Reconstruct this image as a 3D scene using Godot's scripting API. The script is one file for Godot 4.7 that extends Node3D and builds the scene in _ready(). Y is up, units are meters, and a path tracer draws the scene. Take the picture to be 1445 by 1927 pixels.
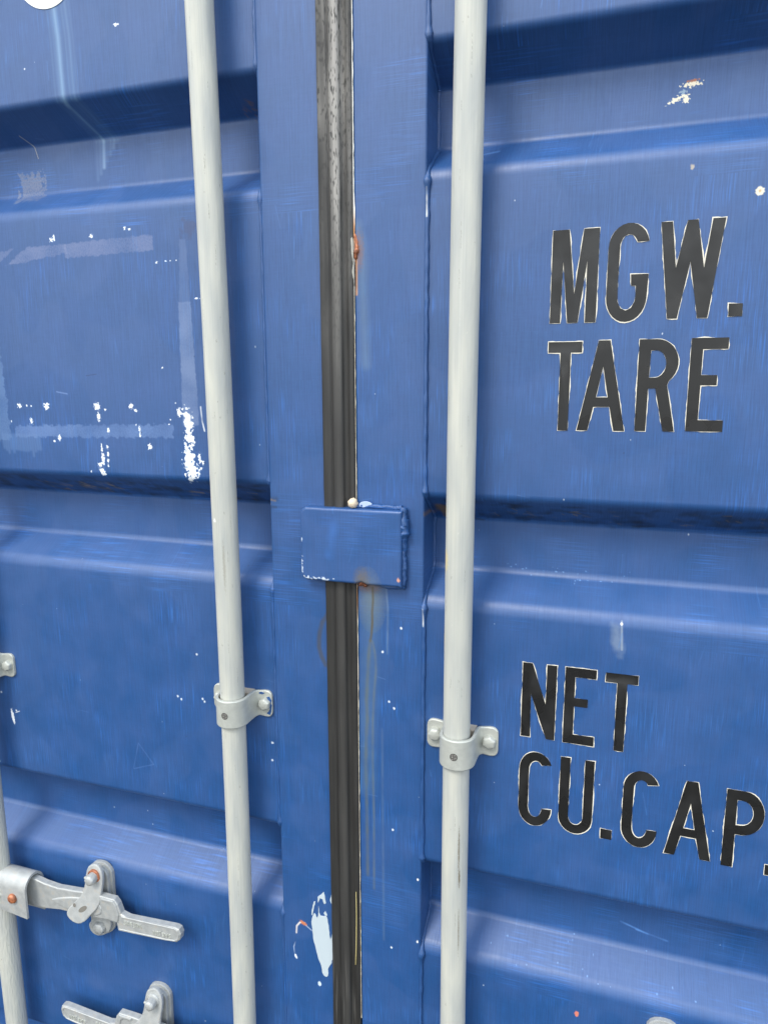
extends Node3D
# Doors of a steel shipping container, seen close up. All shapes are in metres; x to the right, z out of the doors.
# «Level» heights are measured from eye height EYE above the ground.

const EYE := 1.5
const TILE := 0.5                          # metres covered by one repeat of the brushed paint
const DEPTH := 0.05                        # depth of the pressed ribs
const SLOPE := 0.0345
const RIB := 0.138
const WELD_L := -0.4446                    # where the left sheet meets its middle stile
const WELD_R := -0.2278
const RIBS_L: Array[float] = [0.887, 0.3747, -0.1378, -0.6499, -1.1620]
const RIBS_R: Array[float] = [0.892, 0.3785, -0.1440, -0.6600, -1.1740]

var dents := FastNoiseLite.new()
var fine := FastNoiseLite.new()
var rng := RandomNumberGenerator.new()
var mats := {}
var canvas_l: Canvas
var canvas_r: Canvas
var names := {}


# ---------------------------------------------------------------- a sheet of wear that is laid over the paint
class Canvas:
	var w: int
	var h: int
	var x0: float
	var y1: float
	var m: float
	var d: PackedByteArray
	var noise: FastNoiseLite

	func _init(left: float, top: float, wide: int, high: int, metre: float, n: FastNoiseLite, base: Color) -> void:
		w = wide
		h = high
		x0 = left
		y1 = top
		m = metre
		noise = n
		d = PackedByteArray()
		d.resize(w * h * 4)
		d.fill(0)
		var row := PackedByteArray()
		row.resize(w * 4)
		for i in w:
			row[i * 4] = base.r8
			row[i * 4 + 1] = base.g8
			row[i * 4 + 2] = base.b8
		d = PackedByteArray()
		for j in h:
			d.append_array(row)

	func over(x: int, y: int, c: Color, a: float) -> void:
		if x < 1 or y < 1 or x >= w - 1 or y >= h - 1 or a <= 0.003:
			return
		var k := (y * w + x) * 4
		var was := d[k + 3] / 255.0
		var now := a + was * (1.0 - a)
		var t := a / now
		d[k] = int(lerpf(d[k], c.r8, t))
		d[k + 1] = int(lerpf(d[k + 1], c.g8, t))
		d[k + 2] = int(lerpf(d[k + 2], c.b8, t))
		d[k + 3] = int(now * 255.0)

	func blot(cx: float, cy: float, rx: float, ry: float, c: Color, alpha := 1.0, rag := 0.5, soft := 0.2, rot := 0.0, grain := 2.6, mottle := 0.0) -> void:
		c = tone(c)
		var big := maxf(rx, ry) * 1.6 + 0.001
		var ca := cos(rot)
		var sa := sin(rot)
		for y in range(maxi(1, int((y1 - cy - big) / m)), mini(h - 1, int((y1 - cy + big) / m) + 1)):
			for x in range(maxi(1, int((cx - big - x0) / m)), mini(w - 1, int((cx + big - x0) / m) + 1)):
				var px := x0 + x * m - cx
				var py := y1 - y * m - cy
				var u := (px * ca + py * sa) / rx
				var v := (-px * sa + py * ca) / ry
				var q := u * u + v * v
				if q > 2.6:
					continue
				var n := noise.get_noise_2d((px + cx) * 1000.0 * grain, (py + cy) * 1000.0 * grain)
				var r := sqrt(q) + rag * n
				var a := clampf((1.0 + soft - r) / (2.0 * soft), 0.0, 1.0)
				if mottle > 0.0:
					a *= clampf(0.5 + mottle * noise.get_noise_2d(x * 1.7 + 900.0, y * 0.8), 0.0, 1.0)
				over(x, y, c, a * alpha)

	# a strip with straight sides, four corners in order
	func band(p: Array, c: Color, alpha: float, rag := 0.004, mottle := 1.2) -> void:
		c = tone(c)
		var lo := Vector2(1e9, 1e9)
		var hi := Vector2(-1e9, -1e9)
		for q: Vector2 in p:
			lo = lo.min(q)
			hi = hi.max(q)
		for y in range(maxi(1, int((y1 - hi.y) / m) - 4), mini(h - 1, int((y1 - lo.y) / m) + 4)):
			for x in range(maxi(1, int((lo.x - x0) / m) - 4), mini(w - 1, int((hi.x - x0) / m) + 4)):
				var at := Vector2(x0 + x * m, y1 - y * m)
				var inside := 1e9
				for k in p.size():
					var a: Vector2 = p[k]
					var b: Vector2 = p[(k + 1) % p.size()]
					inside = minf(inside, (b - a).normalized().cross(at - a))
				inside += 0.6 * rag * noise.get_noise_2d(at.x * 900.0, at.y * 900.0)
				var e := clampf(inside / 0.0015 + 0.5, 0.0, 1.0)
				if e > 0.0:
					var g := clampf(0.72 + 0.45 * mottle * noise.get_noise_2d(x * 4.5, y * 2.2) + 0.5 * noise.get_noise_2d(at.x * 160.0 + 50.0, at.y * 160.0), 0.0, 1.0)
					over(x, y, c, alpha * e * g)

	func stroke(p: Array, width: float, c: Color, alpha: float, soft := 0.6, breaks := 0.0) -> void:
		c = tone(c)
		var lo := Vector2(1e9, 1e9)
		var hi := Vector2(-1e9, -1e9)
		for q: Vector2 in p:
			lo = lo.min(q)
			hi = hi.max(q)
		lo -= Vector2(width, width) * 1.5
		hi += Vector2(width, width) * 1.5
		for y in range(maxi(1, int((y1 - hi.y) / m)), mini(h - 1, int((y1 - lo.y) / m) + 1)):
			for x in range(maxi(1, int((lo.x - x0) / m)), mini(w - 1, int((hi.x - x0) / m) + 1)):
				var at := Vector2(x0 + x * m, y1 - y * m)
				var r := 1e9
				for k in p.size() - 1:
					var a: Vector2 = p[k]
					var ab: Vector2 = p[k + 1] - a
					var t := clampf((at - a).dot(ab) / maxf(ab.length_squared(), 1e-9), 0.0, 1.0)
					r = minf(r, at.distance_squared_to(a + ab * t))
				var s := clampf((1.0 + soft - sqrt(r) / (width * 0.5)) / (2.0 * soft), 0.0, 1.0)
				if s > 0.0:
					over(x, y, c, alpha * s * clampf(1.0 - breaks * (0.5 + noise.get_noise_2d(at.x * 300.0, at.y * 300.0)), 0.0, 1.0))

	func tone(c: Color) -> Color:
		# the pale marks are near white, the rest is kept in step with the paint
		if minf(c.r, minf(c.g, c.b)) > 0.72:
			return c
		return Color(c.r * 0.94, c.g * 0.94, c.b * 0.94)

	func texture() -> ImageTexture:
		return ImageTexture.create_from_image(Image.create_from_data(w, h, false, Image.FORMAT_RGBA8, d))


# ---------------------------------------------------------------- naming and tagging
func numbered(called: String, parent: Node) -> String:
	var key := str(parent.get_instance_id()) + called
	names[key] = names.get(key, 0) + 1
	return called if names[key] == 1 else "%s_%03d" % [called, names[key] - 1]


func thing(called: String, label: String, category: String, at: Vector3, group := "") -> Node3D:
	var o := Node3D.new()
	o.name = numbered(called, self)
	o.position = at + Vector3(0, EYE, 0)
	add_child(o, true)
	tag(o, label, category, group)
	return o


func tag(o: Node, label: String, category: String, group := "") -> void:
	o.set_meta("label", label)
	o.set_meta("category", category)
	if group:
		o.set_meta("group", group)


func put(called: String, mesh: Mesh, material: Material, parent: Node3D, at := Vector3.ZERO, label := "") -> MeshInstance3D:
	var o := MeshInstance3D.new()
	o.name = numbered(called, parent)
	o.mesh = mesh
	if material:
		o.material_override = material
	o.position = at
	if label:
		o.set_meta("label", label)
	parent.add_child(o, true)
	return o


# ---------------------------------------------------------------- shapes
func sheet(rows: Array, uv: Array, uv2: Array, pick: Array = []) -> ArrayMesh:
	# rows run downwards, points in a row run to the right; pick says which cells go to the second surface
	var sts: Array[SurfaceTool] = []
	for k in (2 if pick else 1):
		var st := SurfaceTool.new()
		st.begin(Mesh.PRIMITIVE_TRIANGLES)
		sts.append(st)
	for j in rows.size() - 1:
		var n: int = rows[j].size()
		for i in n - 1:
			var st := sts[1] if pick and pick[j][i] else sts[0]
			for c: Vector2i in [Vector2i(0, 0), Vector2i(1, 0), Vector2i(1, 1), Vector2i(0, 0), Vector2i(1, 1), Vector2i(0, 1)]:
				st.set_uv(uv[j + c.y][i + c.x])
				st.set_uv2(uv2[j + c.y][i + c.x])
				st.add_vertex(rows[j + c.y][i + c.x])
	var mesh: ArrayMesh = null
	for st in sts:
		st.index()
		st.generate_normals()
		mesh = st.commit(mesh)
	return mesh


func tube(path: PackedVector3Array, radii: PackedFloat32Array, sides := 12, rough := 0.0, seed_at := 0.0, uv2_of: Canvas = null) -> ArrayMesh:
	var rows := []
	var uv := []
	var uv2 := []
	var ref := Vector3(0, 0, 1)
	var run := 0.0
	for j in path.size():
		var dir := (path[mini(j + 1, path.size() - 1)] - path[maxi(j - 1, 0)]).normalized()
		var side := dir.cross(ref).normalized()
		if side.length() < 0.5:
			side = Vector3(1, 0, 0)
		var out := side.cross(dir).normalized()
		var row := PackedVector3Array()
		var ru := PackedVector2Array()
		var ru2 := PackedVector2Array()
		if j:
			run += path[j].distance_to(path[j - 1])
		for i in sides + 1:
			var a := TAU * (i % sides) / sides
			var v := side * cos(a) + out * sin(a)
			var p := path[j] + v * radii[j] * (1.0 + rough * fine.get_noise_3d(path[j].x * 800 + v.x * 30 + seed_at, path[j].y * 800 + v.y * 30, v.z * 30))
			row.append(p)
			ru.append(Vector2(float(i) / sides, run))
			ru2.append(wear_uv(p, uv2_of))
		rows.append(row)
		uv.append(ru)
		uv2.append(ru2)
	# close both ends
	for e in [0, path.size() - 1]:
		var row := PackedVector3Array()
		row.resize(sides + 1)
		row.fill(path[e])
		if e == 0:
			rows.push_front(row)
			uv.push_front(uv[0])
			uv2.push_front(uv2[0])
		else:
			rows.append(row)
			uv.append(uv[-1])
			uv2.append(uv2[-1])
	return sheet(rows, uv, uv2)


func wear_uv(p: Vector3, c: Canvas) -> Vector2:
	if c == null:
		return Vector2.ZERO
	return Vector2((p.x - c.x0) / (c.w * c.m), (c.y1 - p.y) / (c.h * c.m))


func inset(p: PackedVector2Array, by: float) -> PackedVector2Array:
	# moves every corner inwards (p runs anticlockwise), mitred
	var q := PackedVector2Array()
	var n := p.size()
	for i in n:
		var a := (p[i] - p[(i + n - 1) % n]).normalized()
		var b := (p[(i + 1) % n] - p[i]).normalized()
		var na := Vector2(-a.y, a.x)
		var nb := Vector2(-b.y, b.x)
		var mid := (na + nb)
		var l := mid.length()
		if l < 0.2:
			q.append(p[i] + na * by)
		else:
			mid /= l
			q.append(p[i] + mid * by / maxf(mid.dot(na), 0.45))
	return q


func anticlockwise(p: PackedVector2Array) -> PackedVector2Array:
	var area := 0.0
	for i in p.size():
		area += p[i].cross(p[(i + 1) % p.size()])
	if area < 0.0:
		var q := p.duplicate()
		q.reverse()
		return q
	return p


func slab(outline: PackedVector2Array, back: float, front: float, bevel := 0.001, steps := 2, c: Canvas = null, bend := Vector2.ZERO, st: SurfaceTool = null) -> SurfaceTool:
	# an outline with thickness and a rounded front edge; bend = (y where it starts, slope dz/dy)
	var p := anticlockwise(outline)
	var loops: Array[PackedVector2Array] = [p, p]
	var z: Array[float] = [back, front - bevel]
	for k in range(1, steps + 1):
		var a := PI / 2 * k / steps
		loops.append(inset(p, bevel * (1.0 - cos(a))))
		z.append(front - bevel + bevel * sin(a))
	if st == null:
		st = SurfaceTool.new()
		st.begin(Mesh.PRIMITIVE_TRIANGLES)
	st.set_smooth_group(-1)
	var n := p.size()
	for k in loops.size() - 1:
		for i in n:
			var i2 := (i + 1) % n
			var a := lift(loops[k][i], z[k], bend)
			var b := lift(loops[k][i2], z[k], bend)
			var c2 := lift(loops[k + 1][i2], z[k + 1], bend)
			var d2 := lift(loops[k + 1][i], z[k + 1], bend)
			for v: Vector3 in [a, d2, c2, a, c2, b]:
				corner(st, v, c)
	var top: PackedVector2Array = loops[-1]
	var tri := Geometry2D.triangulate_polygon(top)
	for t in range(0, tri.size(), 3):
		var a := top[tri[t]]
		var b := top[tri[t + 1]]
		var e := top[tri[t + 2]]
		if (b - a).cross(e - a) > 0.0:
			var s := b
			b = e
			e = s
		for v: Vector2 in [a, b, e]:
			corner(st, lift(v, front, bend), c)
	return st


func lift(v: Vector2, z: float, bend: Vector2) -> Vector3:
	return Vector3(v.x, v.y, z + bend.y * (v.y - bend.x))


func corner(st: SurfaceTool, v: Vector3, c: Canvas) -> void:
	st.set_uv(Vector2(v.x, -v.y + v.z * 0.7) / TILE)
	st.set_uv2(wear_uv(v, c))
	st.add_vertex(v)


func done(st: SurfaceTool) -> ArrayMesh:
	st.generate_normals()
	return st.commit()


func lathe(profile: Array, sides := 24, wobble := 0.0, hex := 0.0, seed_at := 0.0) -> ArrayMesh:
	# profile of (radius, z), from the wall outwards, about the z axis
	var rows := []
	var uv := []
	for q: Vector2 in profile:
		var row := PackedVector3Array()
		var ru := PackedVector2Array()
		for i in sides + 1:
			var a := TAU * (sides - i % sides) / sides
			var r := q.x * (1.0 + wobble * fine.get_noise_3d(cos(a) * 40 + seed_at, sin(a) * 40, q.y * 5000))
			if hex > 0.0:
				var s := fposmod(a, PI / 3) - PI / 6
				r *= lerpf(1.0, cos(PI / 6) / cos(s), hex)
			row.append(Vector3(cos(a) * r, sin(a) * r, q.y))
			ru.append(Vector2(row[-1].x, -row[-1].y) / 0.1)
		rows.push_front(row)
		uv.push_front(ru)
	var flipped := []
	for row: PackedVector3Array in rows:
		var r2 := row.duplicate()
		r2.reverse()
		flipped.append(r2)
	return sheet(flipped, uv, uv)


func pts(a: Array, scale := 0.001, off := Vector2.ZERO) -> PackedVector2Array:
	var p := PackedVector2Array()
	for i in range(0, a.size(), 2):
		p.append(Vector2(a[i], a[i + 1]) * scale + off)
	return p


func rounded(p: PackedVector2Array, rounds := 2) -> PackedVector2Array:
	# cuts the corners of a closed outline
	for k in rounds:
		var q := PackedVector2Array()
		for i in p.size():
			var b := p[(i + 1) % p.size()]
			q.append(p[i].lerp(b, 0.25))
			q.append(p[i].lerp(b, 0.75))
		p = q
	return p


func ragged(p: PackedVector2Array, step: float, amount: float, at := 0.0) -> PackedVector2Array:
	# adds points along the sides and shakes them
	var q := PackedVector2Array()
	for i in p.size():
		var b := p[(i + 1) % p.size()]
		var n := maxi(1, int(p[i].distance_to(b) / step))
		for k in n:
			var v := p[i].lerp(b, float(k) / n)
			q.append(v + Vector2(fine.get_noise_2d(v.x * 2500 + at, v.y * 2500), fine.get_noise_2d(v.x * 2500 + at + 777, v.y * 2500)) * amount)
	return q


# ---------------------------------------------------------------- pressed door sheet
func dent(x: float, y: float) -> float:
	return 0.0006 * dents.get_noise_2d(x * 9.0, y * 6.0) + 0.00012 * dents.get_noise_2d(x * 40.0 + 300, y * 30.0)


func rib_profile(ribs: Array[float], top: float, bottom: float) -> PackedVector2Array:
	# (level, z) down the sheet with rounded bends
	var raw := PackedVector2Array([Vector2(top, 0)])
	for a in ribs:
		raw.append_array(PackedVector2Array([Vector2(a, 0), Vector2(a - SLOPE, -DEPTH), Vector2(a - RIB + SLOPE, -DEPTH), Vector2(a - RIB, 0)]))
	raw.append(Vector2(bottom, 0))
	var p := PackedVector2Array([raw[0]])
	for i in range(1, raw.size() - 1):
		var a := (raw[i] - raw[i - 1]).normalized()
		var b := (raw[i + 1] - raw[i]).normalized()
		var turn := a.angle_to(b)
		var r: float = [0.013, 0.008, 0.012, 0.024][(i - 1) % 4]
		var t := r * tan(absf(turn) / 2)
		var from := raw[i] - a * t
		var c := from + Vector2(-a.y, a.x) * r * signf(turn)
		for k in 11:
			p.append(c + (from - c).rotated(turn * k / 10.0))
	p.append(raw[-1])
	var q := PackedVector2Array()
	for i in p.size() - 1:
		var n := maxi(1, int(p[i].distance_to(p[i + 1]) / 0.03))
		for k in n:
			q.append(p[i].lerp(p[i + 1], float(k) / n))
	q.append(p[-1])
	return q


func door_sheet(x0: float, x1: float, ribs: Array[float], c: Canvas, plain: Material, worn: Material) -> ArrayMesh:
	var prof := rib_profile(ribs, 0.96, -1.32)
	var xs := PackedFloat32Array()
	var n := int((x1 - x0) / 0.025)
	for i in n + 1:
		xs.append(lerpf(x0, x1, float(i) / n))
	var rows := []
	var uv := []
	var uv2 := []
	var pick := []
	var run := 0.0
	for j in prof.size():
		if j:
			run += prof[j].distance_to(prof[j - 1])
		var row := PackedVector3Array()
		var ru := PackedVector2Array()
		var ru2 := PackedVector2Array()
		var rp := []
		for x in xs:
			var v := Vector3(x, prof[j].x, prof[j].y + dent(x, prof[j].x))
			row.append(v)
			ru.append(Vector2(x, run) / TILE)
			var w := wear_uv(v, c)
			ru2.append(w)
		rows.append(row)
		uv.append(ru)
		uv2.append(ru2)
	for j in prof.size() - 1:
		var rp := []
		for i in n:
			var a: Vector2 = uv2[j][i]
			var b: Vector2 = uv2[j + 1][i + 1]
			rp.append(minf(a.x, b.x) >= 0.0 and maxf(a.x, b.x) <= 1.0 and minf(a.y, b.y) >= 0.0 and maxf(a.y, b.y) <= 1.0)
		pick.append(rp)
	var mesh := sheet(rows, uv, uv2, pick)
	mesh.surface_set_material(0, plain)
	mesh.surface_set_material(1, worn)
	return mesh


func upright(x0: float, x1: float, z: float, r: float, back: float, top: float, bottom: float, c: Canvas, wave := 0.0) -> ArrayMesh:
	# a folded post with rounded front edges
	var prof := PackedVector2Array([Vector2(x0, back), Vector2(x0, z - r)])
	for k in range(1, 5):
		var a := PI / 2 * k / 4
		prof.append(Vector2(x0 + r - r * cos(a), z - r + r * sin(a)))
	for k in range(1, 8):
		prof.append(Vector2(lerpf(x0 + r, x1 - r, k / 8.0), z))
	for k in 5:
		var a := PI / 2 * k / 4
		prof.append(Vector2(x1 - r + r * sin(a), z - r + r * cos(a)))
	prof.append(Vector2(x1, back))
	return drawn(prof, top, bottom, c, wave)


func drawn(prof: PackedVector2Array, top: float, bottom: float, c: Canvas, wave := 0.0, edge := 0.0, unit_uv := false) -> ArrayMesh:
	# a profile in x and z drawn out downwards
	var rows := []
	var uv := []
	var uv2 := []
	var n := int((top - bottom) / 0.01) if edge > 0.0 else int((top - bottom) / 0.04)
	for j in n + 1:
		var y := lerpf(top, bottom, float(j) / n)
		var row := PackedVector3Array()
		var ru := PackedVector2Array()
		var ru2 := PackedVector2Array()
		var run := 0.0
		for i in prof.size():
			if i:
				run += prof[i].distance_to(prof[i - 1])
			var share := 1.0 - clampf(i / 4.0, 0.0, 1.0)
			var v := Vector3(prof[i].x, y, prof[i].y)
			v.z += wave * dents.get_noise_2d(v.x * 30, y * 14)
			v.x += edge * share * (fine.get_noise_2d(11.0, y * 120) + 0.6 * fine.get_noise_2d(17.0, y * 500))
			row.append(v)
			ru.append(Vector2(float(i) / (prof.size() - 1), float(j) / n) if unit_uv else Vector2(prof[0].x + run, -y) / TILE)
			ru2.append(wear_uv(v, c))
		rows.append(row)
		uv.append(ru)
		uv2.append(ru2)
	return sheet(rows, uv, uv2)


func bead(x: float, ribs: Array[float], top: float, bottom: float, r: float, c: Canvas, seed_at: float) -> ArrayMesh:
	# the weld that follows the bent edge of the sheet
	var prof := rib_profile(ribs, top, bottom)
	var path := PackedVector3Array()
	var radii := PackedFloat32Array()
	for i in prof.size() - 1:
		var n := maxi(1, int(prof[i].distance_to(prof[i + 1]) / 0.004))
		for k in n:
			var q := prof[i].lerp(prof[i + 1], float(k) / n)
			var lump := 0.0
			for a in ribs:
				for e: float in [a + 0.004, a - RIB - 0.012]:
					lump += 0.8 * exp(-pow((q.x - e) / 0.006, 2)) if q.y > -0.01 else 0.0
			path.append(Vector3(x + 0.0006 * fine.get_noise_2d(q.x * 400 + seed_at, 3.0), q.x, q.y + 0.0012))
			radii.append(r * (1.0 + 0.45 * fine.get_noise_2d(q.x * 300 + seed_at, q.y * 300) + lump))
	return tube(path, radii, 8, 0.3, seed_at, c)


# ---------------------------------------------------------------- lettering painted on the right door
func arc(cx: float, cy: float, rx: float, ry: float, from: float, to: float, n := 10) -> Array:
	var a := []
	for k in n + 1:
		var t := deg_to_rad(lerpf(from, to, float(k) / n))
		a.append_array([cx + rx * cos(t), cy + ry * sin(t)])
	return a


func glyph(ch: String) -> Array:
	# outlines in millimetres for a height of 101; the first is the body, the others are holes
	match ch:
		"M": return [[0, 0, 11.5, 0, 12.4, 67.5, 19.4, 0, 30.7, 0, 38.5, 67.7, 38.7, 0, 50.4, 0, 50.4, 101, 33.6, 101, 25.7, 31.7, 17.8, 101, 0, 101]]
		"W": return [[0, 101, 11.9, 0, 21.8, 0, 31.7, 59, 42.2, 0, 52.4, 0, 63.4, 101.5, 51, 101.5, 45.5, 51.5, 36.7, 101.5, 26.4, 101.5, 17.5, 53, 11.6, 101]]
		"T": return [[13.8, 0, 25.3, 0, 25.3, 89, 37.6, 89, 37.6, 101, 0, 101, 0, 89, 13.8, 89]]
		"E": return [[0, 0, 37.5, 0, 37.5, 12.4, 12, 12.4, 12, 50.4, 28.2, 50.4, 28.2, 61.4, 12, 61.4, 12, 89, 37, 89, 37, 101, 0, 101]]
		"N": return [[0, 0, 11.6, 0, 11, 59, 31.7, 0, 42, 0, 42, 100, 30, 100, 29.6, 47, 12, 100, 0, 100]]
		".": return [[0, 0, 13.6, 0, 13.4, 13.3, -0.2, 13.3]]
		"A": return [[0, 0, 12, 0, 17.4, 27.2, 35.2, 27.2, 40.9, 0, 52.7, 0, 32.6, 101.5, 20.1, 101.5], [26.3, 72.5, 32.9, 38, 19.9, 38]]
		"R": return [[0, 0, 11.6, 0, 12, 47.6, 19.4, 47.8, 29.9, 0, 41.8, 0, 31.6, 51] + arc(18.5, 76, 23.2, 25.5, -52, 90, 12) + [0, 101.5], [12.7, 89.4] + arc(18.5, 74.5, 10.7, 14.9, 90, -90, 10) + [12.1, 59.6]]
		"P": return [[0, 0, 12.4, 0, 12.3, 44] + arc(19, 72.7, 23, 28.7, -90, 90, 14) + [0, 101.4], [11.9, 89] + arc(17, 72.5, 13.5, 16.5, 90, -90, 10) + [12.2, 56]]
		"U": return [arc(20.7, 21, 20.7, 22.5, 180, 360, 14) + [41.4, 102.5, 30, 102.5] + arc(21, 22, 9, 11.5, 0, -180, 10) + [12, 102.5, 0, 102.5]]
		"C": return [arc(20.7, 78, 20.9, 25, 22, 180, 12) + arc(20.7, 25, 20.9, 26, 180, 360, 14) + [29.3, 24.5] + arc(20.7, 25.5, 8.9, 14, 0, -180, 10) + arc(20.7, 78, 8.9, 13, 180, 35, 10)]
		"G": return [arc(21, 78, 21.2, 25.3, 12, 180, 12) + arc(21, 25, 21.2, 26.3, 180, 360, 14) + [43, 49.2, 24.8, 49.2, 25.4, 37.2, 30.6, 37.0] + arc(21, 25, 9.4, 14, 0, -180, 10) + arc(21, 78, 9.4, 13.5, 180, 22, 10)]
	return []


func letter(ch: String, at: Vector2, door: Node3D, base: Vector3) -> void:
	var parts := glyph(ch)
	var body := ragged(pts(parts[0], 0.001, at), 0.012, 0.00014, at.x * 900)
	if parts.size() == 1 and Geometry2D.triangulate_polygon(anticlockwise(body)).is_empty():
		body = ragged(pts(parts[0], 0.001, at), 0.012, 0.00008, at.x * 900 + 50.0)
	body = anticlockwise(body)
	var holes: Array[PackedVector2Array] = []
	var keyed := body.duplicate()
	for k in range(1, parts.size()):
		var hole := anticlockwise(ragged(pts(parts[k], 0.001, at), 0.01, 0.00012, at.y * 900))
		holes.append(hole)
		# a hair-wide cut joins the hole to the outline
		var best := 1e9
		var bi := 0
		var hi := 0
		for i in keyed.size():
			for j in hole.size():
				var d := keyed[i].distance_squared_to(hole[j])
				if d < best:
					best = d
					bi = i
					hi = j
		var joined := PackedVector2Array()
		for i in bi + 1:
			joined.append(keyed[i])
		for j in hole.size() + 1:
			joined.append(hole[posmod(hi - j, hole.size())] + (Vector2(0.00002, 0.00001) if j == hole.size() else Vector2.ZERO))
		joined.append(keyed[bi] + Vector2(0.00002, 0.00001))
		for i in range(bi + 1, keyed.size()):
			joined.append(keyed[i])
		keyed = joined
	var st := SurfaceTool.new()
	st.begin(Mesh.PRIMITIVE_TRIANGLES)
	var tri := Geometry2D.triangulate_polygon(keyed)
	for t in range(0, tri.size(), 3):
		var v: Array[Vector2] = [keyed[tri[t]], keyed[tri[t + 1]], keyed[tri[t + 2]]]
		if (v[1] - v[0]).cross(v[2] - v[0]) > 0.0:
			v = [v[0], v[2], v[1]]
		for q in v:
			st.set_uv(q / 0.2)
			st.add_vertex(Vector3(q.x, q.y, dent(q.x, q.y) + 0.0008))
	var o := put("letter", done(st), mats.black, door, -base)
	# what is left of the old white paint round the letter
	var rim := SurfaceTool.new()
	rim.begin(Mesh.PRIMITIVE_TRIANGLES)
	var loops: Array[PackedVector2Array] = [body]
	loops.append_array(holes)
	for k in loops.size():
		var loop := ragged(loops[k], 0.004, 0.0)
		var out_by := PackedFloat32Array()
		for q in loop:
			out_by.append(clampf(0.00055 + 0.0015 * fine.get_noise_2d(q.x * 260 + 40 * k, q.y * 260) + 0.0007 * fine.get_noise_2d(q.x * 1500, q.y * 1500), 0.0, 0.0015))
		var wide := inset(loop, -1.0 if k == 0 else 1.0)
		for i in loop.size():
			var i2 := (i + 1) % loop.size()
			var d1 := (wide[i] - loop[i]).limit_length(1.5) * out_by[i]
			var d2 := (wide[i2] - loop[i2]).limit_length(1.5) * out_by[i2]
			var q: Array[Vector2] = [loop[i], loop[i] + d1, loop[i2] + d2, loop[i2]]
			for t: int in ([0, 2, 1, 0, 3, 2] if k == 0 else [0, 1, 2, 0, 2, 3]):
				rim.add_vertex(Vector3(q[t].x, q[t].y, dent(q[t].x, q[t].y) + 0.0005))
	put("white_rim", done(rim), mats.old_white, o)


# ---------------------------------------------------------------- textures and materials
func noise(freq: float, seed_at: int, octaves := 3) -> FastNoiseLite:
	var n := FastNoiseLite.new()
	n.seed = seed_at
	n.frequency = freq
	n.fractal_octaves = octaves
	return n


func stretched(w: int, h: int, fw: int, fh: int, seed_at: int, freq := 0.15) -> PackedByteArray:
	# seamless noise computed at fw x fh and pulled out to w x h
	var im := noise(freq, seed_at).get_seamless_image(fw, fh)
	im.convert(Image.FORMAT_L8)
	im.resize(w, h, Image.INTERPOLATE_CUBIC)
	return im.get_data()


func grey_texture(b: PackedByteArray, w: int, h: int) -> ImageTexture:
	return ImageTexture.create_from_image(Image.create_from_data(w, h, false, Image.FORMAT_L8, b))


func paint_tile() -> void:
	var n := 1024
	var long := stretched(n, n, n, 20, 3, 0.22)
	var mid := stretched(n, n, n, 90, 4, 0.3)
	var cross := stretched(n, n, 60, n / 2, 5, 0.3)
	var soft := stretched(n, n, 256, 256, 6, 0.03)
	var color := PackedByteArray()
	color.resize(n * n * 3)
	var height := PackedByteArray()
	height.resize(n * n)
	var rough := PackedByteArray()
	rough.resize(n * n)
	for i in n * n:
		var s := (long[i] * 0.5 + mid[i] * 0.35 + cross[i] * 0.15) / 255.0 - 0.5
		var t := soft[i] / 255.0 - 0.5
		var k := 1.0 + 0.27 * s + 0.07 * t
		color[i * 3] = clampi(int(36.0 * (k + 0.25 * t)), 0, 255)
		color[i * 3 + 1] = clampi(int(78.0 * k), 0, 255)
		color[i * 3 + 2] = clampi(int(133.0 * (0.25 + 0.75 * k)), 0, 255)
		height[i] = clampi(int(128 + 150 * s), 0, 255)
		rough[i] = clampi(int(122 + 18 * t - 50 * s), 0, 255)
	mats.tile = ImageTexture.create_from_image(Image.create_from_data(n, n, false, Image.FORMAT_RGB8, color))
	mats.tile_height = grey_texture(height, n, n)
	mats.tile_rough = grey_texture(rough, n, n)


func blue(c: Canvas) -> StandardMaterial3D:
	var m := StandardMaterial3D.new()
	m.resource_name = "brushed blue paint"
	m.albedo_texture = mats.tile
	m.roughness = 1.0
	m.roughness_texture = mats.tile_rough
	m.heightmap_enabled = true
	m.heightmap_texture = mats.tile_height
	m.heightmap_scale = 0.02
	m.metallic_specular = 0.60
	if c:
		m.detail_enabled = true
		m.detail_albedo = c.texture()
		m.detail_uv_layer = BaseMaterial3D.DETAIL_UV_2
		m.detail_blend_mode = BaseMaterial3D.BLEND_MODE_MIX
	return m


func plain(c: Color, roughness: float, called: String) -> StandardMaterial3D:
	var m := StandardMaterial3D.new()
	m.resource_name = called
	m.albedo_color = c
	m.roughness = roughness
	return m


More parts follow.
